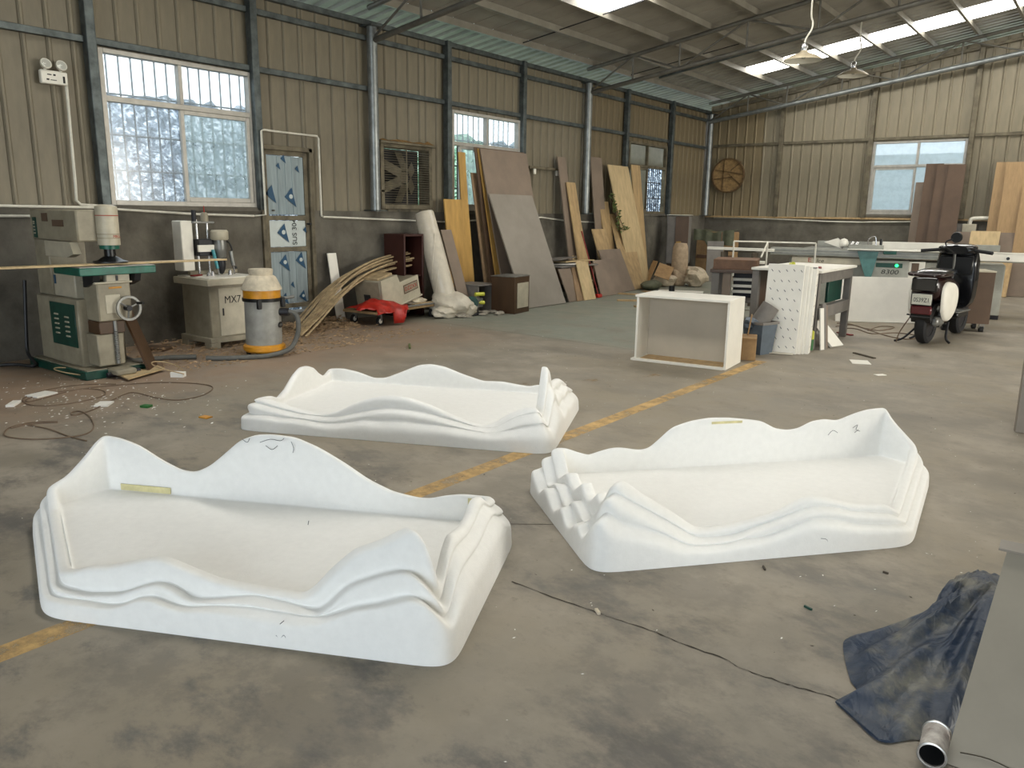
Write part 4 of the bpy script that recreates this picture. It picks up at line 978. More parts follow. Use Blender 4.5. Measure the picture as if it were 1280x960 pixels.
def crumple(name, m, c, size, seed, label=None, cat=None, sub=3, amt=.18, flat=.0, group=None):
    random.seed(seed); bm = bmesh.new(); bmesh.ops.create_icosphere(bm, subdivisions=sub, radius=1)
    ph = [random.uniform(0, 6) for _ in range(9)]
    for vv in bm.verts:
        p = vv.co; n = 1+amt*(math.sin(3.1*p.x+ph[0])*math.sin(2.7*p.y+ph[1])+.6*math.sin(6*p.z+ph[2]+3*p.x)+.5*math.sin(9*p.y+ph[3]+5*p.z)+random.uniform(-.35, .35))
        q = Vector((p.x*size[0]*n, p.y*size[1]*n, p.z*size[2]*n)); q.z = max(q.z, -size[2]*.9+flat)
        vv.co = q
    zmin = min(vv.co.z for vv in bm.verts)
    for vv in bm.verts: vv.co.z -= zmin
    me = bpy.data.meshes.new(name); bm.to_mesh(me); bm.free(); me.polygons.foreach_set('use_smooth', [True]*len(me.polygons)); me.set_sharp_from_angle(angle=math.radians(35)); me.materials.append(MATS[m])
    o = bpy.data.objects.new(name, me); COL.objects.link(o); o.location = c
    if label: tag(o, label, cat, group)
    return o
rb = cl(.2, -.42, .172)
bag = MB(); rows = []
random.seed(3)
for i in range(17):
    a = -.28+i*.035; row = []
    for j in range(13):
        b_ = j/12; x = -.22+b_*.54
        if b_ < .85: z = .012+.09*math.sin(b_/.85*PI)*math.sin((i/16)*PI)+random.uniform(0, .03)
        else: x = .30+.015*math.sin(i*1.1); z = (.0-(b_-.85)*(1.0 if 8 < i < 15 else .1))
        row.append(rb+RC @ Vector((x-.12, a+(.06*math.sin(j*.9)), z+.005)))
    rows.append(row)
o = MB().grid(rows).build('red_bag', 'red_plastic', smooth=50, recalc=False); o.modifiers.new('thickness', 'SOLIDIFY').thickness = .004
tag(o, 'crumpled red plastic bag draped over the cart edge', 'bag')
for k, (y, l, lab) in enumerate(((.0, .5, 'short offcut strip lying on the cart deck under the machine'),)):
    tag(MB().box(cl(.23, .32, .187), (.05, .45, .03), RC, .003).build('offcut', 'wood_strip'), lab, 'wood')
crumple('rag', 'cloth', cl(.12, .28, .171), (.10, .16, .045), 5, 'grey rag stuffed under the tilted machine', 'rag')

# ---- dark box, foam roll, small crate
mbx = WT('dark_cabinet', 'dark maroon open box standing behind the strip bundle', 'box', (-7.15, 7.1, 0))
mbx.box('side_panel', 'maroon', (-7.36, 6.93, .0), (-7.0, 6.96, 1.03)); mbx.box('side_panel', 'maroon', (-7.36, 7.25, 0), (-7.0, 7.28, 1.03)); mbx.box('top', 'maroon', (-7.36, 6.96, 1.0), (-7.0, 7.25, 1.03)); mbx.box('back', 'maroon', (-7.37, 6.96, 0), (-7.35, 7.25, 1.0)); mbx.box('shelf', 'maroon', (-7.35, 6.96, .5), (-7.02, 7.25, .52))
rb0 = Vector((-6.72, 7.42, .12)); rt = LW(530, 266, -7.12)
ro = thing('foam_roll', 'tall roll of white packing foam wrapped in clear plastic', 'roll', (rb0.x, rb0.y, 0))
dv = (rt-rb0); R_ = dv.to_track_quat('Z', 'Y').to_matrix()
MB().lathe([(0, 0), (.125, 0), (.135, .02), (.137, .5), (.132, .9), (.125, dv.length-.02), (.115, dv.length), (.04, dv.length), (.04, dv.length-.05), (0, dv.length-.05)], (0, 0, .12), 32, R_).build('roll', 'plastic_film', ro)
for k, (f0, f1) in enumerate(((.15, .5), (.3, .75))):
    MB().tube([Vector((0, 0, .12))+dv*f0+R_ @ Vector((.138, -.03, 0)), Vector((0, 0, .12))+dv*((f0+f1)/2)+R_ @ Vector((.12, .07, 0)), Vector((0, 0, .12))+dv*f1+R_ @ Vector((.05, .13, 0))], .004, 6, 4).build('film_fold', 'plastic_film', ro)
w = crumple('wrap_skirt', 'plastic_film', (.02, .03, 0), (.26, .24, .17), 11, sub=4, amt=.10); w.parent = ro
w = crumple('wrap_tail', 'plastic_film', (.10, -.14, 0), (.10, .20, .08), 12, sub=3, amt=.14); w.parent = ro
w = crumple('wrap_bunch', 'plastic_film', (.16, .18, 0), (.13, .15, .11), 14, sub=3, amt=.12); w.parent = ro

# ---- boards leaning on the left wall
LB = 'boards leaning on the long left wall'
def lean(m, TL, TR, Xt, Xb, label, th=.018, zb=0.0, dy=0.0, name='board'):
    t0, t1 = LW(*TL, Xt), LW(*TR, Xt); t1.z = t0.z
    return quad_board(name, m, (Xb, t0.y+dy, zb), (Xb, t1.y+dy, zb), t0, t1, th, label, 'board', LB)
lean('ply_yellow', (573, 190), (581.5, 191), -7.33, -7.16, 'narrow tall yellow plywood strip before the window')
lean('ply_yellow', (555, 249), (585, 250), -7.18, -7.02, 'yellow plywood board with a knot hole, beside the foam roll')
lean('taupe_panel', (551, 288), (564, 288), -7.02, -6.62, 'grey-brown board leaning between foam roll and yellow plywood', dy=-.02)
for k, (tl, tr, xt, xb, m, lab) in enumerate((
    ((589, 216), (640, 219), -7.33, -7.02, 'mdf', 'rearmost brown sheet of the leaning stack, shorter than its neighbours'),
    ((593, 184), (655, 188), -7.31, -6.95, 'brown_panel', 'dark brown sheet in the leaning stack behind the taupe one'),
    ((597, 186), (656, 189), -7.29, -6.86, 'ply_yellow', 'thin yellow-edged sheet in the leaning stack'),
    ((600, 186), (658, 189), -7.26, -6.76, 'taupe_panel', 'tall taupe sheet in front of the leaning stack'))):
    lean(m, tl, tr, xt, xb, lab)
lean('grey_panel', (611, 243), (665, 245), -7.08, -6.42, 'large smooth grey panel leaning before the taupe sheet', .02)

# small brown cabinet with a cream door
sc = WT('small_cabinet', 'small dark brown cabinet with a cream door and pale top', 'cabinet', (-6.38, 8.28, 0))
Rs = Matrix.Rotation(math.radians(8), 3, 'Z'); s0 = Vector((-6.40, 8.26, 0))
def sl(x, y, z): return s0+Rs @ Vector((x, y, z))
cb = sc.mb('carcass', 'brown_dark', MB().box(sl(0, .06, .24), (.36, .40, .48), Rs, .004)); sc.mb('door', 'cream_light', MB().box(sl(.183, .075, .235), (.008, .30, .33), Rs, .002)); sc.mb('top', 'grey_metal', MB().box(sl(0, .06, .486), (.37, .42, .012), Rs, .003))
# low open crate with a small grinder before it
cr = WT('low_crate', 'low open grey crate under the leaning stack', 'crate', (-6.75, 8.05, 0))
cr.box('side', 'grey_box', (-6.98, 7.83, 0), (-6.56, 7.85, .36)); cr.box('side', 'grey_box', (-6.98, 8.17, 0), (-6.56, 8.19, .36)); cr.box('top', 'grey_box', (-6.99, 7.82, .36), (-6.55, 8.20, .38)); cr.box('back', 'taupe_panel', (-6.98, 7.85, 0), (-6.96, 8.17, .36))
g = WT('bench_grinder', 'small grinder with yellow-green knobs and a dark disc', 'machine', (-6.55, 7.72, 0))
g.cyl('disc', 'green_dark', (-6.50, 7.63, .17), (-6.48, 7.60, .17), .085, None, 24); g.box('body', 'grey_metal', (-6.58, 7.66, .10), (-6.48, 7.84, .22), .01)
for z in (.16, .27): g.cyl('knob', 'yellow_green', (-6.52, 7.72, z), (-6.47, 7.84, z), .025, None, 14)
g.box('stand', 'black_metal', (-6.60, 7.62, 0), (-6.46, 7.84, .03)); g.cyl('stand_post', 'black_metal', (-6.53, 7.73, .03), (-6.53, 7.73, .12), .03); g.cyl('knob_post', 'grey_metal', (-6.53, 7.75, .2), (-6.53, 7.75, .28), .012)
random.seed(21)
for k in range(12):
    p = FL(568+k*6+random.uniform(-3, 3), 396+random.uniform(-3, 1.5)-k*.35)
    crumple('rubble_piece', 'rubble', (p.x, p.y, 0), (random.uniform(.04, .09), random.uniform(.05, .10), random.uniform(.015, .03)), 30+k, 'flat broken rubble piece on the floor before the grinder', 'rubble', 2, .15, 0, 'rubble pieces by the grinder')

# ---- second group of boards
lean('taupe_panel', (697, 196), (707, 197), -7.36, -6.98, 'narrow taupe plank leaning beside the pipe column', .02)
lean('ply', (708, 228), (719, 229), -7.26, -6.86, 'pale plywood strip leaning next to the taupe plank', .018)
lean('ply_light', (704, 245), (709, 245), -7.30, -6.95, 'thin pale lath leaning behind the plywood strip', .018)
lean('ply', (716, 281), (727, 281), -7.12, -6.82, 'short plywood piece leaning low before the strips', .018)
bn = WT('low_bench', 'low dark bench holding loose white sheets by the wall', 'bench', (-6.9, 10.3, 0))
bn.box('bench_top', 'grey_box', (-7.2, 9.85, .50), (-6.62, 10.9, .525)); bn.box('end_panel', 'brown_dark', (-7.18, 9.88, 0), (-6.66, 9.92, .50)); bn.box('end_panel', 'brown_dark', (-7.18, 10.82, 0), (-6.66, 10.86, .5)); bn.box('shelf', 'mdf', (-7.18, 9.92, .25), (-6.66, 10.82, .27))
for k, (x, y, z, rz, tx, sx_, sy_, m, lab) in enumerate(((-6.88, 10.28, .545, .3, .03, .5, .55, 'white_board', 'lowest white sheet lying on the low bench'), (-6.82, 10.42, .575, -.25, .06, .42, .60, 'ply_light', 'pale plywood sheet askew on the low bench'), (-6.95, 10.2, .615, .15, .07, .40, .62, 'grey_box', 'grey sheet topmost in the loose pile on the low bench'))):
    tag(MB().box((x, y, z), (sx_, sy_, .014), (tx*.5, -tx, rz), .002).build('loose_sheet', m), lab, 'sheet')
def leanf(m, bl, br_, tl, dx, label, th=.016):
    b0 = FL(*bl); b1 = Vector((b0.x, FL(*br_).y, 0)); t0 = LW(tl[0], tl[1], b0.x-dx); return quad_board('board', m, b0, b1, t0, None, th, label, 'board', LB)
leanf('taupe_panel', (712, 378), (727, 376), (698, 337), .18, 'short taupe board leaning on the low bench')
leanf('mdf', (722, 377), (731, 375), (714, 333), .22, 'brown offcut half hidden behind the cream board')
leanf('ply_light', (731, 376), (746, 374), (720, 328), .2, 'cream laminated board with clipped corners leaning on the bench')
leanf('taupe_panel', (752, 371), (767, 366), (741, 326), .25, 'taupe board leaning beside the red stick')
st = WT('red_stick', 'thin red pole with a bright red foot leaning on the boards', 'pole', FL(748, 372))
pb = FL(748, 372); pt = LW(727, 289, pb.x-.35)
st.cyl('pole', 'red_dark', pb+Vector((0, 0, .03)), pt, .011, None, 10); st.box('foot', 'red_plastic', pb+Vector((-.04, -.06, 0)), pb+Vector((.04, .06, .06)), .012)
# third group
lean('taupe_panel', (738, 196), (752, 198), -7.38, -7.1, 'tall faded taupe board flat against the wall by the pipe column', .016)
lean('ply', (749, 252), (760, 252), -7.3, -6.98, 'short orange plywood board behind the square-topped board')
lean('ply', (740, 287), (757, 288), -7.15, -6.78, 'plywood board with square top above the grey-brown one')
leanf('taupe_panel', (768, 367), (790, 363), (748, 313), .30, 'grey-brown board leaning in front of the plywood group', .018)
leanf('ply', (784, 364), (796, 360), (762, 268), FL(784, 364).x+7.28, 'plywood strip leaning between grey-brown board and long plank')
leanf('ply_light', (791, 361), (803, 357), (760, 206), FL(791, 361).x+7.30, 'long pale plywood plank with a vine on its edge', .02)
lean('ply', (789, 206), (800, 207), -7.33, -7.02, 'long plywood plank standing next to the barred window', .02)
# ================================================================== middle and right: cabinet carcass, benches, saw, scooter
class RT_(WT):  # a thing with its own turned frame
    def __init__(s, name, label, cat, loc, deg, group=None):
        WT.__init__(s, name, label, cat, loc, group); s.o.rotation_euler = (0, 0, math.radians(deg)); s.l = Vector((0, 0, 0))

# ---- white open carcass
c = RT_('cabinet_carcass', 'white open-fronted cabinet carcass standing on its side on the floor', 'cabinet', (-3.39, 6.27, 0), 6)
W_, D_, H_, t_ = .845, .46, .60, .02
c.box('side_panel', 'white_board', (0, .0, .02), (t_, D_, H_-.02), .002); c.box('side_panel', 'white_board', (W_-t_, 0, .0), (W_, D_, H_-.02), .002)
c.box('top_panel', 'white_board', (-.012, -.01, H_-.02), (W_+.0, D_, H_), .002); c.box('bottom_panel', 'white_board', (-.03, -.015, 0), (W_-t_, D_, .02), .002)
c.box('back_panel', 'back_beige', (t_, .26, .02), (W_-t_, .272, H_-.02), .001)
c.box('inner_dust', 'ply', (t_+.02, .03, .02), (W_-t_-.02, .25, .0225), 0)

# ---- bin, cardboard, tube by the carcass
cb = RT_('cardboard_box', 'brown cardboard box on the floor beside the white carcass', 'box', (-2.60, 7.05, 0), 20)
cb.box('box_body', 'cardboard', (-.12, -.1, 0), (.05, .16, .21), .004); cb.box('flap', 'cardboard', (-.12, -.13, .205), (.05, -.1, .215), .001)
bu = WT('blue_bin', 'faded blue plastic bin behind the cardboard box', 'bin', (-2.66, 7.42, 0))
bu.mb('bin_body', 'blue_bucket', MB().lathe([(0, 0), (.13, 0), (.15, .2), (.165, .30), (.155, .30), (.14, .2), (.12, .02), (0, .02)], (-2.66, 7.42, 0), 4, Matrix.Rotation(.5, 3, 'Z')), smooth=20)
bu.mb('rim', 'grey_box', MB().lathe([(.16, .29), (.178, .29), (.178, .315), (.16, .315), (.16, .29)], (-2.66, 7.42, 0), 4, Matrix.Rotation(.5, 3, 'Z')), smooth=20)
tag(MB().lathe([(.075, 0), (.085, 0), (.085, .26), (.075, .26), (.075, 0)], (-2.70, 7.40, .24), 24, Matrix.Rotation(.45, 3, 'Y') @ Matrix.Rotation(-.35, 3, 'X')).build('plastic_tube', 'grey_box'), 'grey coiled plastic tube sticking out of the blue bin', 'tube')
crumple('blue_cloth', 'blue_bucket', (-2.72, 7.36, .24), (.08, .10, .06), 44, 'crumpled blue plastic stuffed in the bin', 'plastic', 3, .15)
tag(MB().box((-2.665, 7.16, .30), (.012, .10, .20), (0, .12, .35), .002).build('offcut', 'cardboard'), 'small plywood offcut propped on the cardboard box', 'wood')

# ---- film-wrapped panels
wp = RT_('wrapped_panels', 'stack of white panels wrapped in film printed with slanted dashes', 'panel', (-2.68, 7.52, 0), 9)
RL = Matrix.Rotation(math.radians(-7), 3, 'X')
def wl_(x, y, z): return RL @ Vector((x, y, z))
for k, (y0, y1, h, w) in enumerate(((0, .03, .86, .34), (.035, .06, .855, .375), (.065, .085, .85, .40), (.09, .22, .83, .44))):
    p = wp.mb('panel', 'white_board', MB().box(wl_(w/2, (y0+y1)/2, h/2), (w, y1-y0, h), RL, .004))
    if k == 0: pf = p
random.seed(9)
for i in range(5):
    for j in range(9):
        x = .04+i*.068+(j % 2)*.03; z = .06+j*.092+random.uniform(-.01, .01)
        if x < .32: wp.mb('print_mark', 'pencil', MB().box(wl_(x, -.001, z), (.026, .001, .006), RL @ Matrix.Rotation(math.radians(50), 3, 'Y')), pf)
for j in range(8): wp.mb('print_mark', 'pencil', MB().box(wl_(.4405, .15, .08+j*.1), (.001, .026, .006), RL @ Matrix.Rotation(.7, 3, 'X')))
wp.mb('film_flap', 'plastic_film', MB().box((.15, -.05, .008), (.34, .09, .006), (0, 0, .05)))
tag(MB().box((-2.40, 7.66, .012), (.16, .05, .012), (0, .05, .9)).build('offcut', 'debris_dark'), 'dark wooden offcut on the floor at the foot of the wrapped panels', 'wood')

# ---- white-topped workbench and things against it
wb_ = WT('white_workbench', 'cluttered workbench with a white top behind the wrapped panels', 'workbench', (-2.6, 8.6, 0))
wb_.box('bench_top', 'white_board', (-2.98, 7.92, .765), (-2.27, 9.20, .79), .003)
for x in (-2.94, -2.33):
    for y in (7.98, 9.12): wb_.box('leg', 'grey_box', (x-.035, y-.03, 0), (x+.035, y+.03, .765), .004)
wb_.box('side_rail', 'grey_box', (-2.36, 8.0, .66), (-2.29, 9.1, .765), .003); wb_.box('side_rail', 'grey_box', (-2.36, 8.0, .30), (-2.29, 9.1, .42), .003)
wb_.box('lower_shelf', 'brown_dark', (-2.92, 8.0, .28), (-2.36, 9.1, .30)); wb_.box('inner_panel', 'green_dark', (-2.40, 8.55, .42), (-2.37, 9.05, .66)); wb_.box('back_panel', 'brown_dark', (-2.95, 7.98, .1), (-2.92, 9.1, .75))
tag(MB().box((-2.62, 8.15, .36), (.22, .2, .12), None, .01).build('tool_case', 'black_plastic'), 'black tool case on the lower shelf of the white workbench', 'case')
tag(MB().box((-2.42, 8.35, .797), (.03, .22, .008), (0, 0, .3)).build('red_pencil', 'red_dark'), 'thin red strip lying on the white workbench', 'strip')
for k, (x, y, s) in enumerate(((-2.50, 8.02, .05), (-2.42, 8.12, .04), (-2.6, 8.05, .06))):
    crumple('metal_bracket', 'grey_metal', (x, y, .79), (s, s*1.4, .012), 60+k, ['larger grey metal bracket at the front corner of the white workbench', 'smallest grey metal bracket lying near the red strip', 'flat grey metal bracket lying by the wrapped panels'][k], 'bracket', 2, .3)
crumple('yellow_rag', 'yellow_green', (-2.52, 7.78, .84), (.035, .03, .015), 66, 'yellow scrap on top of the wrapped panels', 'rag', 2)
quad_board('board', 'white_board', (-2.19, 8.22, 0), (-2.13, 8.42, 0), (-2.40, 8.19, .24), None, .022, 'short pale board tilted against the workbench leg', 'board')
for k, (y, m, h, lab) in enumerate(((8.06, 'grey_box', .46, 'grey batten standing against the workbench leg'), (8.12, 'taupe_panel', .44, 'taupe batten standing against the workbench leg'), (8.0, 'white_board', .42, 'white batten standing against the workbench leg'))):
    quad_board('batten', m, (-2.235, y, 0), (-2.215, y+.05, 0), (-2.265, y-.04, h), None, .012, lab, 'batten')
yc = WT('glue_can', 'green can with a yellow top beside the wrapped panels', 'can', (-2.33, 7.955, 0))
yc.lathe('can_body', 'green_can', [(0, 0), (.033, 0), (.034, .11), (0, .11)], (-2.33, 7.955, 0), 20); yc.lathe('can_top', 'yellow_green', [(0, .11), (.034, .11), (.034, .185), (.02, .20), (0, .20)], (-2.33, 7.955, 0), 20)

# ---- brown bench with tube frame and stacked white profiles
b2 = RT_('brown_workbench', 'small workbench with a brown wooden top behind the white carcass', 'workbench', (-3.95, 9.22, 0), 18)
b2.box('bench_top', 'wood_dark', (0, 0, .66), (.52, .62, .78), .004); b2.box('top_edge', 'brown_dark', (-.03, -.04, .62), (.60, .66, .66), .003)
for x in (.02, .5):
    for y in (.02, .58): b2.box('leg', 'grey_box', (x-.03, y-.03, 0), (x+.06, y+.03, .62), .003)
b2.box('leg_panel', 'taupe_panel', (.12, .0, .1), (.22, .02, .62)); b2.box('shelf', 'grey_box', (0, 0, .26), (.55, .6, .28)); b2.box('back_panel', 'black_metal', (.22, .5, .28), (.5, .52, .62))
for z, lab in ((.53, 'uppermost'), (.45, 'middle'), (.38, 'lowest')):
    tag(MB().box(Vector((-3.95, 9.22, 0))+Matrix.Rotation(math.radians(18), 3, 'Z') @ Vector((.38, .2, z)), (.30, .05, .035), (0, 0, math.radians(18)), .003).build('white_profile', 'white_board'), lab+' white profile lying inside the brown workbench', 'profile')
tf = RT_('tube_frame', 'thin pale tube frame standing behind the brown workbench', 'frame', (-4.0, 9.95, 0), 14)
for x in (0, .42, 1.0): tf.cyl('post', 'pipe_white', (x, 0, 0), (x, 0, .98), .011, None, 8)
tf.cyl('top_rail', 'pipe_white', (0, 0, .98), (1.0, 0, .98), .011, None, 8); tf.cyl('back_post', 'pipe_white', (.42, .0, .98), (.38, -.25, .80), .011, None, 8); tf.cyl('low_rail', 'pipe_white', (0, 0, .1), (1.0, 0, .1), .011, None, 8)
rk = WT('profile_rack', 'low rack holding long white profiles before the far wall', 'rack', (-4.5, 11.4, 0))
for x in (-4.72, -4.25): rk.box('rack_post', 'debris_dark', (x-.02, 11.3, 0), (x+.02, 11.5, .78))
for z in (.2, .42, .62, .80): rk.box('rack_arm', 'debris_dark', (-4.72, 11.38, z-.02), (-4.25, 11.42, z), .002)
for k, (z, l, lab) in enumerate(((.80, 1.0, 'long white profile on the top arms of the rack'), (.62, .7, 'white profile on the upper arms of the rack'), (.42, .8, 'white profile on the lower arms of the rack'), (.2, .75, 'white profile on the bottom arms of the rack'))):
    tag(MB().box((-4.48+.04*k, 11.40, z+.022), (l, .10, .04), None, .004).build('white_profile', 'white_paint'), lab, 'profile')
tag(MB().box((-5.85, 12.35, .025), (.75, .28, .03), (0, 0, .35), .003).build('white_sheet', 'white_board'), 'white sheet lying on the floor behind the carcass', 'sheet')
tag(MB().lathe([(0, 0), (.05, 0), (.05, .09), (0, .09)], (-5.95, 12.22, .042), 18).build('tape_roll', 'black_plastic'), 'black tape roll standing on the white floor sheet', 'tape')
for k, (x, y, l, a) in enumerate(((-5.5, 10.9, 1.3, .6), (-6.1, 11.6, 1.1, .3), (-5.0, 10.4, 1.2, .75))):
    tag(MB().box((x, y, .012+.0*k), (l, .09, .022), (0, 0, a), .002).build('floor_batten', 'ply'), ['pale batten lying on the floor between rack and carcass', 'pale batten lying on the floor below the leaning planks', 'pale batten lying on the floor behind the brown workbench'][k], 'batten')

# ---- sliding table saw
s = RT_('sliding_table_saw', 'long grey sliding table saw with a green-lit control panel', 'machine', (-4.05, 11.5, 0), 8.7)
bm0 = s.box('sliding_beam', 'saw_grey', (0, -.06, .76), (3.9, .16, .865), .008)
for z in (.785, .825): s.box('beam_groove', 'grey_metal', (.0, -.068, z), (3.9, -.058, z+.012), 0, bm0)
s.box('beam_top', 'white_paint', (1.9, -.10, .865), (4.6, .18, .882), .003)
s.box('beam_cap', 'white_paint', (2.25, -.10, .775), (4.8, -.062, .88), .003, bm0)
for x in (2.62, 2.95): s.cyl('end_screw', 'black_plastic', (x, -.108, .815), (x, -.10, .815), .02, None, 12)
bd = s.box('saw_body', 'saw_grey', (.25, .10, .06), (2.95, .75, .72), .012)
s.box('body_ridge', 'cream_light', (.3, -.03, .655), (1.3, .102, .745), .006, bd)
s.text('maker_lettering', 'E', 'ink_red', (.55, -.032, .70), FX, UPZ, .085, bd, 1.3); s.text('maker_lettering', 'lce', 'ink', (.69, -.032, .695), FX, UPZ, .075, bd, 1.2, .2)
ctl = s.box('control_panel', 'saw_grey', (1.37, -.05, .30), (1.83, .12, .735), .01)
s.box('control_strip', 'green_dark', (1.42, -.056, .64), (1.75, -.049, .70), .003, ctl)
s.lathe('green_led', 'led_green', [(0, 0), (.022, 0), (.015, .012), (0, .014)], (1.68, -.057, .67), 14, ctl, Matrix(((1, 0, 0), (0, 0, -1), (0, 1, 0))))
s.text('model_lettering', '8300', 'ink', (1.60, -.0525, .578), FX, UPZ, .085, ctl, 1.3, .15)
s.box('control_side', 'white_paint', (1.83, -.03, .30), (2.02, .12, .73), .006); s.box('info_sticker', 'brown_panel', (1.86, -.034, .56), (1.95, -.029, .71), .001)
s.mb('outrigger_plate', 'teal_plate', MB().prism([(1.17, -.09, .85), (1.44, -.09, .85), (1.38, -.09, .50), (1.30, -.09, .50)], (0, .02, 0)))
s.box('outrigger_top', 'white_paint', (1.05, -.16, .866), (1.9, .1, .884), .003); s.box('green_bracket', 'green_paint', (1.5, -.10, .82), (1.66, -.062, .865))
s.box('main_table', 'grey_metal', (.4, .20, .83), (2.6, 1.1, .86), .004); s.box('rip_fence', 'saw_grey', (.5, .95, .86), (2.9, 1.02, .95), .004); s.box('rear_beam', 'white_paint', (1.3, .55, .86), (2.5, .62, .97), .004)
s.box('low_rail', 'grey_metal', (.8, -.04, .28), (1.75, .0, .32))
fg = s.mb('fence_clamp', 'white_paint', MB().prism([(.72, -.05, .96), (.90, -.05, 1.02), (1.0, -.05, .93), (.95, -.05, .88)], (0, .03, 0)))
s.lathe('clamp_handle', 'white_paint', [(0, 0), (.055, .01), (.065, .05), (.045, .10), (0, .12)], (.98, -.03, .90), 14)
for x in (.96, 1.06, 1.12): s.cyl('clamp_bolt', 'chrome', (x, -.06, .885), (x+.04, -.02, .97), .02, None, 10)
s.box('cross_fence', 'saw_grey', (1.06, -.15, .884), (1.5, -.10, .94), .004); s.tube('fence_stop', 'chrome', [(1.30, -.12, .94), (1.30, -.12, 1.02), (1.38, -.12, 1.05), (1.40, -.12, .94)], .008); s.cyl('fence_knob', 'black_plastic', (1.46, -.12, .94), (1.46, -.12, 1.02), .018, None, 10)
s.cyl('side_knob', 'black_plastic', (1.30, -.075, .66), (1.30, -.04, .66), .05, None, 16)
for x in (.5, 2.7): s.box('foot', 'black_metal', (x, .15, 0), (x+.25, .7, .06))
s.box('beam_leg', 'saw_grey', (3.6, -.02, 0), (3.75, .12, .74)); s.box('beam_foot', 'black_metal', (3.5, -.06, 0), (3.85, .16, .02))
quad_board('melamine_sheet', 'white_board', (-2.76, 10.40, 0), (-1.86, 10.95, 0), (-2.84, 10.53, .56), None, .018, 'large blank white panel leaning on the table saw', 'panel')
cable('brown cable tangled on the floor before the white panel', [(1045, 408), (1065, 406), (1085, 412), (1110, 420), (1135, 424), (1150, 420), (1120, 416), (1090, 417), (1070, 411), (1050, 410)], .006)
cable('thin cable looping under the leaning white panel', [(1046, 404), (1062, 405), (1080, 410), (1100, 413), (1118, 409), (1100, 408), (1085, 413)], .006)
tag(MB().box(FL(1056, 417, .01), (.05, .22, .014), (0, 0, 1.0), .003).build('red_offcut', 'red_dark'), 'small red offcut on the floor by the cable', 'wood')

# ---- scooter
sp = FL(1146, 432)
k = RT_('scooter', 'black and white electric scooter parked with its number plate showing', 'scooter', (sp.x, sp.y, 0), -7)
# local: +y forward, +x right
def wheel(name, y, r):
    R = Matrix(((0, 0, 1), (0, 1, 0), (-1, 0, 0)))
    w = k.lathe(name, 'rubber', [(r*.62, -.045), (r*.85, -.058), (r*.96, -.04), (r, 0), (r*.96, .04), (r*.85, .058), (r*.62, .045), (r*.62, -.045)], (0, y, r), 32, None, R)
    k.lathe('wheel_rim', 'black_metal', [(0, -.03), (r*.62, -.04), (r*.62, .04), (0, .03)], (0, y, r), 24, w, R)
wheel('rear_wheel', .21, .21); wheel('front_wheel', 1.33, .21)
def loft(name, m, secs, parent=None, n=20, sm=50):     # superellipse sections: (y, z, half-width, half-height, power)
    rows = []
    for (y, z, a, b_, pw) in secs:
        row = []
        for i in range(n+1):
            t = 2*PI*i/n; cx, sz = math.cos(t), math.sin(t)
            row.append((a*math.copysign(abs(cx)**(2/pw), cx), y, z+b_*math.copysign(abs(sz)**(2/pw), sz)))
        rows.append(row)
    mb = MB().grid(rows); mb.f.append(tuple(range(n))); mb.f.append(tuple((len(secs)-1)*(n+1)+i for i in range(n)))
    return k.mb(name, m, mb, parent, sm)
tl = loft('tail_body', 'scooter_maroon', [(.02, .62, .105, .08, 3), (.06, .60, .135, .12, 3), (.25, .58, .16, .14, 3), (.5, .56, .16, .15, 3), (.72, .52, .14, .14, 3), (.80, .48, .12, .12, 3)])
loft('seat', 'scooter_black', [(.06, .735, .10, .02, 2.5), (.12, .745, .14, .035, 2.5), (.35, .75, .155, .045, 2.5), (.6, .745, .13, .04, 2.5), (.78, .73, .08, .02, 2.5)])
k.tube('grab_rail', 'scooter_maroon', [(-.15, .35, .73), (-.17, .1, .74), (-.12, -.03, .735), (.12, -.03, .735), (.17, .1, .74), (.15, .35, .73)], .018, 10, 6)
k.box('rail_pad', 'chrome', (-.11, -.055, .722), (.11, -.03, .745), .008)
k.box('tail_panel', 'scooter_black', (-.125, -.01, .56), (.125, .03, .71), .02)
for sx in (1, -1):
    pts = [(.12, .36), (.10, .58), (.22, .66), (.50, .62), (.60, .50), (.55, .34), (.40, .25), (.24, .26)]
    ol = [Vector((0, y, z)) for y, z in pts]; ol = spline(ol+[ol[0]], 5)[:-1]; cy = sum(p.y for p in ol)/len(ol); cz = sum(p.z for p in ol)/len(ol); rows = []
    for p in ol: rows.append([(sx*(.145+.055*math.sin(t*PI/2)**.7), p.y+(cy-p.y)*t*t, p.z+(cz-p.z)*t*t) for t in (0, .15, .3, .5, .75, 1)])
    k.mb('side_panel', 'white_paint', MB().grid(rows, True), smooth=80)
    k.box('panel_badge', 'ink', (sx*.186-.002, .2, .565), (sx*.186+.002, .32, .583), 0)
pl_ = k.box('number_plate', 'plate', (-.095, -.035, .43), (.095, -.025, .54), .004); k.text('plate_lettering', '0S39Z1', 'ink', (0, -.0365, .478), FX, UPZ, .062, pl_, .82)
k.box('plate_frame', 'black_plastic', (-.10, -.03, .42), (.10, -.015, .55), .004)
k.box('tail_light', 'tail_red', (-.10, -.03, .325), (.10, .02, .42), .015)
k.mb('rear_fender', 'black_plastic', MB().prism([(-.095, -.02, .33), (-.095, .03, .24), (-.095, .2, .40), (-.095, .3, .44), (-.095, .1, .44)], (.19, 0, 0)))
k.box('swing_arm', 'black_metal', (-.10, .2, .14), (-.06, .75, .22), .01); k.box('motor_cover', 'grey_metal', (.07, .10, .20), (.14, .34, .30), .02); k.cyl('shock', 'grey_metal', (.10, .28, .25), (.11, .34, .46), .025)
k.cyl('shock', 'grey_metal', (-.10, .28, .25), (-.11, .34, .46), .025)
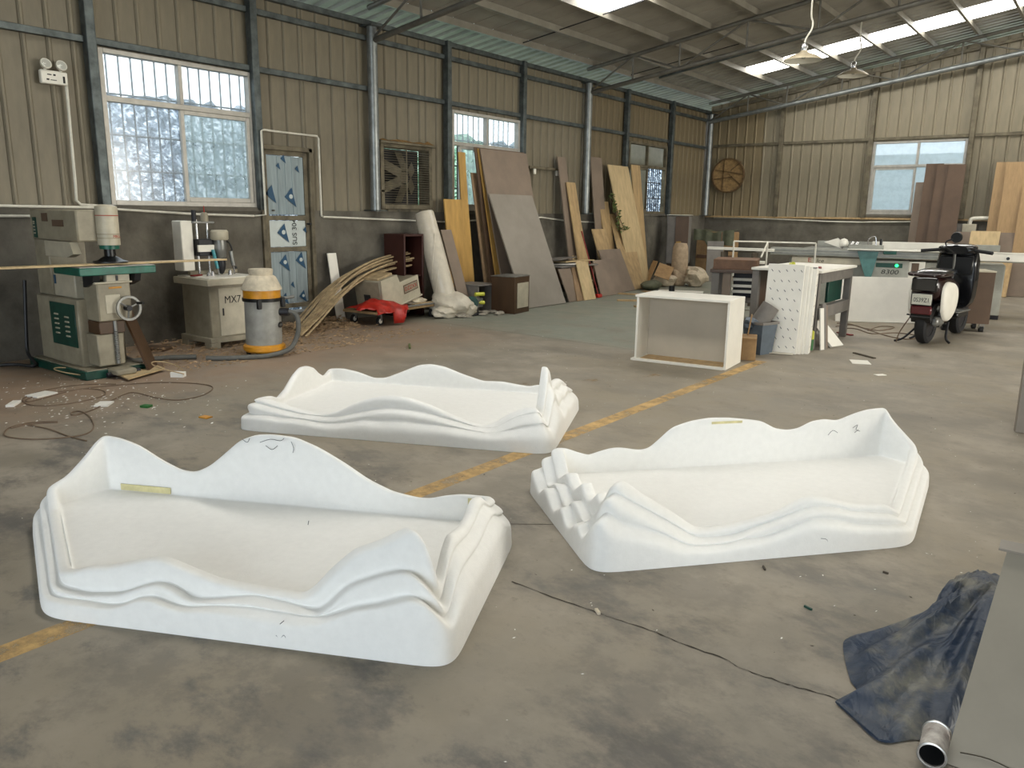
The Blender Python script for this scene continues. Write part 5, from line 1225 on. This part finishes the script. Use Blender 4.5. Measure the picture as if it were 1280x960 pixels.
k.box('floorboard', 'black_plastic', (-.16, .70, .24), (.16, 1.10, .31), .015); k.box('floor_trim', 'grey_metal', (-.175, .68, .30), (.175, 1.12, .315), .004)
loft('leg_shield', 'scooter_black', [(1.00, .62, .20, .30, 4), (1.06, .66, .225, .34, 4), (1.13, .68, .20, .33, 4), (1.20, .68, .12, .26, 3)])
k.cyl('ignition_lock', 'chrome', (.06, 1.005, .76), (.06, .99, .76), .018, None, 12)
k.box('inner_pocket', 'black_plastic', (-.17, .985, .70), (.17, 1.01, .90), .012)
k.cyl('steering_column', 'grey_metal', (-.02, 1.02, .60), (-.02, .96, 1.0), .014)
k.cyl('fork', 'black_metal', (0, 1.1, .6), (0, 1.33, .21), .03)
loft('handlebar_cowl', 'scooter_black', [(.93, .965, .13, .04, 3), (.98, .97, .20, .055, 3), (1.08, .975, .18, .06, 3), (1.15, .96, .10, .04, 3)])
for sx in (-1, 1):
    k.cyl('grip', 'rubber', (sx*.17, .98, .965), (sx*.36, .92, .945), .019, None, 12); k.cyl('brake_lever', 'black_metal', (sx*.18, 1.02, .965), (sx*.34, .98, .95), .007, None, 8)
mr = k.tube('mirror_stalk', 'black_metal', [(-.12, 1.0, .98), (-.13, .99, 1.05), (-.06, .98, 1.08)], .008); k.lathe('mirror', 'black_plastic', [(0, 0), (.055, 0), (.06, .02), (0, .04)], (-.03, .98, 1.10), 18, None, Matrix(((1, 0, 0), (0, 0, 1), (0, 1, 0))))
k.lathe('windscreen_ring', 'black_plastic', [(.09, 0), (.10, 0), (.10, .02), (.09, .02), (.09, 0)], (.03, 1.08, 1.0), 20)
k.tube('centre_stand', 'black_metal', [(.13, .50, .22), (.15, .42, .06), (.20, .38, .012)], .013); k.tube('centre_stand', 'black_metal', [(-.13, .5, .22), (-.15, .42, .06), (-.20, .38, .012)], .013)
k.tube('side_stand', 'black_metal', [(-.12, .32, .16), (-.2, .18, .04), (-.26, .10, .012)], .011); k.tube('foot_peg', 'black_metal', [(-.12, .35, .27), (-.24, .33, .28)], .009)
k.tube('charge_wire', 'cable_brown', [(-.12, .1, .30), (-.2, .05, .12), (-.22, .04, .01)], .006)
k.cyl('mud_flap', 'black_plastic', (-.10, .0, .30), (.10, .0, .30), .02, None, 10)

# ---- brown cabinet on casters
q = RT_('rolling_cabinet', 'plain brown cabinet on casters beside the scooter', 'cabinet', (-1.58, 10.42, 0), 22)
q.box('cabinet_body', 'brown_panel', (0, 0, .10), (.52, .42, .70), .003); q.box('top_edge', 'cream_light', (-.005, -.005, .70), (.525, .425, .716), .002)
for x in (.06, .46):
    for y in (.06, .36):
        w = q.cyl('caster', 'rubber', (x-.02, y, .036), (x+.02, y, .036), .036); q.box('caster_fork', 'chrome', (x-.028, y-.02, .04), (x+.028, y+.02, .10), .003)

# ---- boards at the far wall
BB = 'boards leaning on the far wall'
def leanb(m, TL, TR, Yt, Yb, label, th=.018, zb=0.0, cut=None):
    t0, t1 = BW(*TL, Yt), BW(*TR, Yt); t1.z = t0.z
    return quad_board('board', m, (t0.x, Yb, zb), (t1.x, Yb, zb), t0, t1, th, label, 'board', BB)
leanb('taupe_panel', (1145, 228), (1165, 228), 16.55, 16.35, 'taupe sheet edge peeping out behind the tall brown sheets')
leanb('brown_panel', (1158, 205), (1180, 206), 16.48, 16.22, 'tall brown sheet leaning before the far window, outer one')
leanb('brown_panel', (1172, 206), (1196, 206), 16.44, 16.14, 'tall brown sheet leaning before the far window, middle one')
leanb('brown_panel', (1186, 206), (1208, 206), 16.40, 16.06, 'tall brown sheet leaning before the far window, next to the post')
leanb('oak', (1246, 203), (1262, 203), 16.52, 16.30, 'tall oak-coloured board leaning at the far wall, narrower one')
leanb('oak', (1259, 203), (1286, 202), 16.46, 16.20, 'tall oak-coloured board leaning at the far wall, wider one')
leanb('taupe_panel', (1198, 290), (1300, 290), 16.30, 16.0, 'wide low taupe sheet leaning below the oak boards')
leanb('ply_light', (1214, 289), (1251, 289), 16.20, 15.86, 'pale plywood board with square top before the low taupe sheet')
leanb('ply', (1241, 316), (1268, 316), 16.08, 15.74, 'plywood offcut leaning lowest before the far wall boards')
leanb('oak', (1278, 236), (1300, 236), 16.38, 16.08, 'oak board half out of sight behind the low taupe sheet')
sh = WT('wall_tank', 'pale tank with a bent pipe on brackets at the far wall', 'tank', (-2.2, 16.5, 0))
tk = BW(1205, 284, 16.5); sh.box('tank_body', 'grey_box', (tk.x-.18, 16.45, tk.z-.1), (tk.x+.2, 16.66, tk.z+.06)); sh.box('tank_front', 'cream_light', (tk.x-.02, 16.43, tk.z-.12), (tk.x+.2, 16.45, tk.z+.06)); sh.tube('bent_pipe', 'pipe_white', [(tk.x+.08, 16.5, tk.z+.06), (tk.x+.1, 16.5, tk.z+.14), (tk.x+.2, 16.5, tk.z+.16), (tk.x+.5, 16.5, tk.z+.16)], .035, 10); sh.box('stand', 'black_metal', (tk.x-.15, 16.5, 0), (tk.x+.18, 16.64, tk.z-.1))
quad_board('upright_panel', 'grey_panel', (-.36, 5.66, 0), (.12, 5.78, 0), (-.375, 5.70, 1.25), None, .06, 'grey-brown panel standing upright at the edge of the open floor', 'panel')
pw_ = WT('panel_prop', 'grey stacked block propping the upright panel', 'block', (.0, 5.95, 0)); pw_.box('block', 'grey_box', (-.1, 5.84, 0), (.5, 6.2, .5)); pw_.box('block_top', 'cream', (-.11, 5.835, .5), (.51, 6.21, .53))

# ---- far left corner: boxes, sacks, tarpaulin
gb = RT_('tall_grey_box', 'tall grey wrapped box on a stand in the far corner', 'box', (-6.95, 14.35, 0), 15)
gb.box('box_body', 'grey_box', (-.2, 0, .36), (.22, .36, 1.30), .02); gb.box('inner_board', 'brown_panel', (-.03, -.02, .36), (.23, .0, 1.28)); gb.box('ply_strip', 'ply_yellow', (.0, -.035, .36), (.10, -.02, .80)); gb.box('lid', 'pipe_white', (-.21, -.03, 1.30), (.24, .37, 1.315)); gb.box('stand', 'brown_dark', (-.18, .05, 0), (.2, .33, .36))
gc = RT_('tarped_crate', 'old crate draped with a green tarpaulin in the far corner', 'crate', (-6.55, 15.35, 0), 12)
gc.box('crate_body', 'cardboard', (-.4, 0, 0), (.35, .6, .98), .015); gc.box('crate_slat', 'wood_dark', (.05, -.02, .1), (.12, .0, .98)); gc.box('crate_slat', 'wood_dark', (-.38, -.02, .45), (.34, .0, .52))
rows = []
random.seed(17)
for i in range(15):
    row = []
    for j in range(11):
        u_ = -.46+i*.058; v_ = j/10
        if v_ < .5: y = -.03; z = .72+v_*.56+.012*math.sin(i*.8+j*.5)+.08*(i < 5)
        else: y = -.03+(v_-.5)*1.3; z = 1.0+.02*math.sin(i*.5+1)+.012*math.sin(j*1.2+i*.7)
        row.append((u_, y-.02*math.sin(i*1.7), z))
    rows.append(row)
tp = gc.mb('tarpaulin', 'tarp_green', MB().grid(rows), smooth=60)
quad_board('grey_sheet', 'grey_box', (-6.55, 14.95, 0), (-6.28, 15.13, 0), (-6.60, 15.05, .80), None, .02, 'grey sheet standing before the tarped crate', 'sheet')
sk = FL(848, 357)
crumple('sack_bottom', 'sack', (0, 0, 0), (.16, .2, .2), 71, sub=4, amt=.06)
_s = bpy.data.objects[-1] if False else None
sack = thing('tall_sack', 'tall stiff beige sack standing on the floor in the far corner', 'sack', sk)
for o_ in [o for o in COL.objects if o.name.startswith('sack_bottom')]: o_.parent = sack; o_.location = (0, .02, 0)
MB().lathe([(0, .1), (.14, .1), (.155, .3), (.15, .55), (.14, .72), (.11, .79), (0, .80)], (0, 0, 0), 20).build('sack_body', 'sack', sack)
p = FL(869, 358); crumple('paper_sack', 'paper', (p.x, p.y, 0), (.22, .24, .2), 72, 'crumpled pale paper sack next to the tall sack', 'sack', 3, .16)
p = FL(829, 358); crumple('paper_sack', 'paper', (p.x, p.y, 0), (.2, .22, .13), 73, 'torn brown paper sack between planks and tall sack', 'sack', 3, .18)
p = FL(814, 362); crumple('foam_log', 'tarp_green', (p.x, p.y, 0), (.14, .32, .09), 74, 'rolled dull green mat on the floor by the long plank', 'mat', 3, .05)
for kx, (x, y, z, l, w_, rx, ry, rz, lab) in enumerate(((818, 352, .045, .75, .16, 0, 0, .9, 'long cardboard strip resting on the torn paper sacks'), (829, 341, .29, .45, .28, .5, .3, .4, 'folded cardboard sheet tilted on the torn paper sacks'), (812, 340, .24, .5, .14, 1.2, .1, -.4, 'cardboard strip standing up against the grey box'))):
    p = FL(x, y+18); tag(MB().box((p.x, p.y, z), (w_, l, .008), (rx, ry, rz), .001).build('cardboard_strip', 'cardboard'), lab, 'cardboard')

# ---- vine on the long plank
vn = WT('vine', 'leafy green vine creeping over the edge of the long plank', 'plant', LW(762, 290, -7.05))
random.seed(4)
v0 = LW(762, 245, -7.18); stems = []
for a in range(4):
    pts = [v0+Vector((.02*i+.02, (.06+.03*a)*i*.5+random.uniform(-.05, .05), -.12*i+random.uniform(-.03, .03))) for i in range(6)]
    vn.tube('vine_stem', 'stem', pts, .005, 5, 3)
    for p in pts:
        for _ in range(3):
            c_ = p+Vector((random.uniform(0, .04), random.uniform(-.06, .06), random.uniform(-.05, .05))); s_ = random.uniform(.025, .045)
            R = Euler((random.uniform(-1, 1), random.uniform(-1, 1), random.uniform(0, 6))).to_matrix()
            vn.mb('leaf', 'leaf', MB().add([c_+R @ Vector(q_) for q_ in ((-s_, 0, 0), (0, s_*.55, .006), (s_*1.2, 0, 0), (0, -s_*.55, .006))], [(0, 1, 2, 3)]), smooth=0)

# ---- near right: tarpaulin, tin can, leaning white board
random.seed(5)
outl = [FL(x, y) for x, y in ((1046, 882), (1062, 895), (1100, 929), (1146, 926), (1185, 935), (1225, 900), (1262, 850), (1262, 800), (1255, 775), (1225, 762), (1190, 770), (1160, 790), (1145, 797), (1120, 797), (1085, 797), (1058, 800), (1054, 815), (1062, 850), (1070, 866))]
cen = FL(1168, 862); n_o = 120; P_ = spline([Vector(p) for p in outl+[outl[0]]], 6); P_ = [P_[int(i*len(P_)/n_o)] for i in range(n_o)]
top_ = FL(1240, 812); rows = []
for i in range(n_o):
    row = []
    for j in range(26):
        t = 1-j/25; p = cen+(P_[i]-cen)*t; dx, dy = p.x-top_.x, p.y-top_.y; dd = math.hypot(dx, dy); an = math.atan2(dy, dx)
        h = .035*(1-t**3)+.155*math.exp(-(dd/.27)**2)*min(1, (1-t)*3.5+.05)+.05*math.exp(-(dd/.42)**2)*min(1, (1-t)*4)
        fold = .013*math.sin(11*an+1.5*math.sin(9*dd))+.008*math.sin(23*an+7*dd)+.005*math.sin(41*an-12*dd)
        row.append((p.x, p.y, max(.003, h+fold*min(1, (1-t)*6)*min(1, dd*5)+.004)))
    rows.append(row)
def tarp_mat():
    m, N, L = nodes_of('tarp_blue'); b = N['Principled BSDF']; tc = N.new('ShaderNodeTexCoord'); v = tc.outputs['Object']
    n = n_noise(N, L, v, 6, 7, .65); n2 = n_noise(N, L, v, 40, 4, .6)
    L.new(n_mix(N, L, n_map(N, L, n, .45, .78), lin('#223145'), lin('#7a7667')), b.inputs['Base Color']); b.inputs['Roughness'].default_value = .5
    wv = N.new('ShaderNodeTexNoise'); wv.inputs['Scale'].default_value = 9; wv.inputs['Detail'].default_value = 3; wv.inputs['Distortion'].default_value = 2.5; L.new(v, wv.inputs[0])
    bp_ = N.new('ShaderNodeBump'); bp_.inputs['Strength'].default_value = .6; bp_.inputs['Distance'].default_value = .02; L.new(wv.outputs[0], bp_.inputs['Height']); L.new(bp_.outputs[0], b.inputs['Normal'])
tarp_mat()
tarp = MB().grid(rows, True).build('blue_tarpaulin', 'tarp_blue', smooth=60)
tag(tarp, 'crumpled dusty dark blue tarpaulin heaped on the floor', 'tarpaulin')
fl_ = [FL(*p) for p in ((1044, 880), (1070, 866), (1092, 900), (1112, 930), (1098, 928))]
MB().prism([(p.x, p.y, .004) for p in fl_], (0, 0, .006)).build('folded_corner', 'tarp_blue', tarp, smooth=0)
cn = WT('tin_can', 'open paint tin lying on its side before the tarpaulin', 'can', (-.19, 2.0, 0))
ax = Vector((.06, -.95, 0)).normalized(); c0 = Vector((-.196, 2.04, .0335)); c1 = c0+ax*.105
Rk = ax.to_track_quat('Z', 'Y').to_matrix()
bd_ = cn.lathe('can_wall', 'label_paint', [(0, 0), (.031, 0), (.031, .105), (.028, .105), (.028, .006), (0, .006)], c0, 28, None, Rk)
for z in (-.001, .101): cn.lathe('can_rim', 'tin', [(.0305, z), (.0335, z+.001), (.0335, z+.005), (.0305, z+.006), (.0305, z)], c0, 28, None, Rk)
cn.lathe('can_inside', 'ink', [(0, .01), (.0275, .01), (.0275, .1)], c0, 24, None, Rk, caps=False)
wbd = WT('leaning_sheet', 'grey-beige sheet with a thin top lip leaning over the tarpaulin', 'sheet', (.2, 2.0, 0))
A0, A1 = Vector((-.165, 1.975, .003)), Vector((-.125, 2.32, .447)); wid = Vector((.85, .02, 0))
wbd.mb('sheet', 'sheet_beige', MB().slab([A0, A0+wid, A1+wid, A1], -.012), smooth=0)
wbd.mb('top_rail', 'grey_panel', MB().slab([A1+Vector((-.018, -.012, .002)), A1+wid+Vector((0, -.012, .002)), A1+wid+Vector((0, .02, .016)), A1+Vector((-.018, .02, .016))], .008), smooth=0)
wbd.mb('crack_line', 'crack', MB().tube([A0+(A1-A0)*.06+wid*.03+Vector((0, -.002, .002)), A0+(A1-A0)*.075+wid*.1+Vector((0, -.002, .002)), A0+(A1-A0)*.06+wid*.2+Vector((0, -.002, .002)), A0+(A1-A0)*.065+wid*.35+Vector((0, -.002, .002))], .0012, 5, 4))
wbd.mb('rear_leg', 'wood_strip', MB().box((.3, 2.58, .2), (.03, .55, .03), (math.radians(-40), 0, 0))); 

# ---- litter on the floor
def bit(label, px, sx, sy, m, rz=0, z=.003, name='litter', cat='litter', group=None):
    p = FL(*px); return tag(MB().box((p.x, p.y, z), (sx, sy, max(.002, z*2-.001)), (0, 0, rz), 0).build(name, m), label, cat, group)
bit('white paper sheet lying flat before the scooter', (1075, 453), .16, .2, 'white_board', .4, .003, 'paper_sheet', 'paper')
bit('small white paper scrap near the painted line', (1100, 469), .09, .05, 'white_board', .9, .003, 'paper_scrap', 'paper')
bit('dark splinter lying beyond the flat white sheet', (1080, 445), .03, .3, 'debris_dark', .9, .006, 'splinter', 'wood')
bit('cut pencil stub on the floor before the carved trays', (1010, 761), .006, .03, 'green_dark', 1.2, .004, 'pencil_stub', 'pencil')
bit('white cigarette-like stub lying on the floor crack', (747, 766), .010, .03, 'cloth', .9, .005, 'stub', 'litter')
bit('crumpled green wrapper on the floor beside the far tray', (183, 509), .06, .05, 'green_can', .4, .008, 'wrapper', 'wrapper')
bit('orange-brown leaf-like scrap near the far tray', (257, 522), .07, .05, 'yellow', .2, .004, 'scrap', 'litter')
bit('white scrap of foam near the wire loop', (223, 471), .10, .06, 'crumb', .6, .02, 'foam_scrap', 'foam')
bit('white foam splinter by the coiled cable', (17, 506), .05, .14, 'crumb', .9, .008, 'foam_scrap', 'foam')
bit('flat white foam scrap inside the coiled cable', (52, 494), .12, .16, 'crumb', .3, .006, 'foam_scrap', 'foam')
bit('white foam flake lying across the cable', (130, 506), .09, .12, 'crumb', .8, .006, 'foam_scrap', 'foam')
bit('pinkish rag-like scrap at the wall between router and drill', (197, 437), .25, .2, 'brown_panel', .5, .012, 'pink_scrap', 'rag')
bit('dark twig on the floor behind the far tray', (512, 434), .02, .22, 'leaf', .8, .01, 'twig', 'litter')
bit('brown wood chip before the carved tray with terraces', (955, 711), .006, .03, 'debris_dark', .6, .004, 'wood_chip', 'wood')
bit('brown wood chip on the floor right of the pencil stub', (1107, 717), .005, .02, 'debris_dark', 1.4, .004, 'wood_chip', 'wood')
def scatter(name, m, n, fn, smin, smax, label, cat):
    mb = MB()
    for _ in range(n):
        p = fn()
        if p is None: continue
        s_ = random.uniform(smin, smax); a = random.uniform(0, PI); dx, dy = math.cos(a)*s_, math.sin(a)*s_; k_ = random.uniform(.2, .6)
        z = p[2]; q = [(p[0]-dx, p[1]-dy, z+.001), (p[0]-dy*k_, p[1]+dx*k_, z+random.uniform(.001, s_*.5)), (p[0]+dx, p[1]+dy, z+random.uniform(.001, s_*.5)), (p[0]+dy*k_, p[1]-dx*k_, z+.001)]
        mb.add(q+[(p[0], p[1], z)], [(0, 1, 2, 3), (1, 0, 4), (2, 1, 4), (3, 2, 4), (0, 3, 4)])
    o = mb.build(name, m, smooth=0); return tag(o, label, cat, kind='stuff')
random.seed(12)
def heap():
    x = random.uniform(-7.3, -5.9); y = random.gauss(4.6, .9)
    if not (3.2 < y < 6.3): return None
    return (x, y, max(0, .05*(1-abs(x+7.2)/.9))*random.random())
scatter('wood_shavings', 'chips', 2600, heap, .008, .03, 'loose brown wood shavings strewn around the machines and door', 'shavings')
def heap2():
    x = random.gauss(-7.1, .12); y = random.uniform(4.7, 6.1); return (max(x, -7.31), y, random.uniform(0, .09)*math.exp(-((x+7.2)/.15)**2))
scatter('sawdust_heap', 'chips', 1500, heap2, .015, .045, 'heap of shavings and splinters piled before the door', 'shavings')
scatter('foam_crumbs', 'crumb', 420, lambda: (random.uniform(-6.5, .2), random.uniform(1.2, 7), 0.0), .002, .007, 'tiny white foam crumbs scattered over the concrete floor', 'crumbs')
scatter('foam_flakes', 'crumb', 260, lambda: (random.gauss(-5.6, .5), random.gauss(2.4, .35), 0.0), .004, .014, 'white foam flakes around the coiled cable', 'crumbs')
scatter('dark_grit', 'debris_dark', 300, lambda: (random.uniform(-6.5, -.2), random.uniform(1.6, 9), 0.0), .002, .008, 'dark grit and splinters scattered over the floor', 'grit')
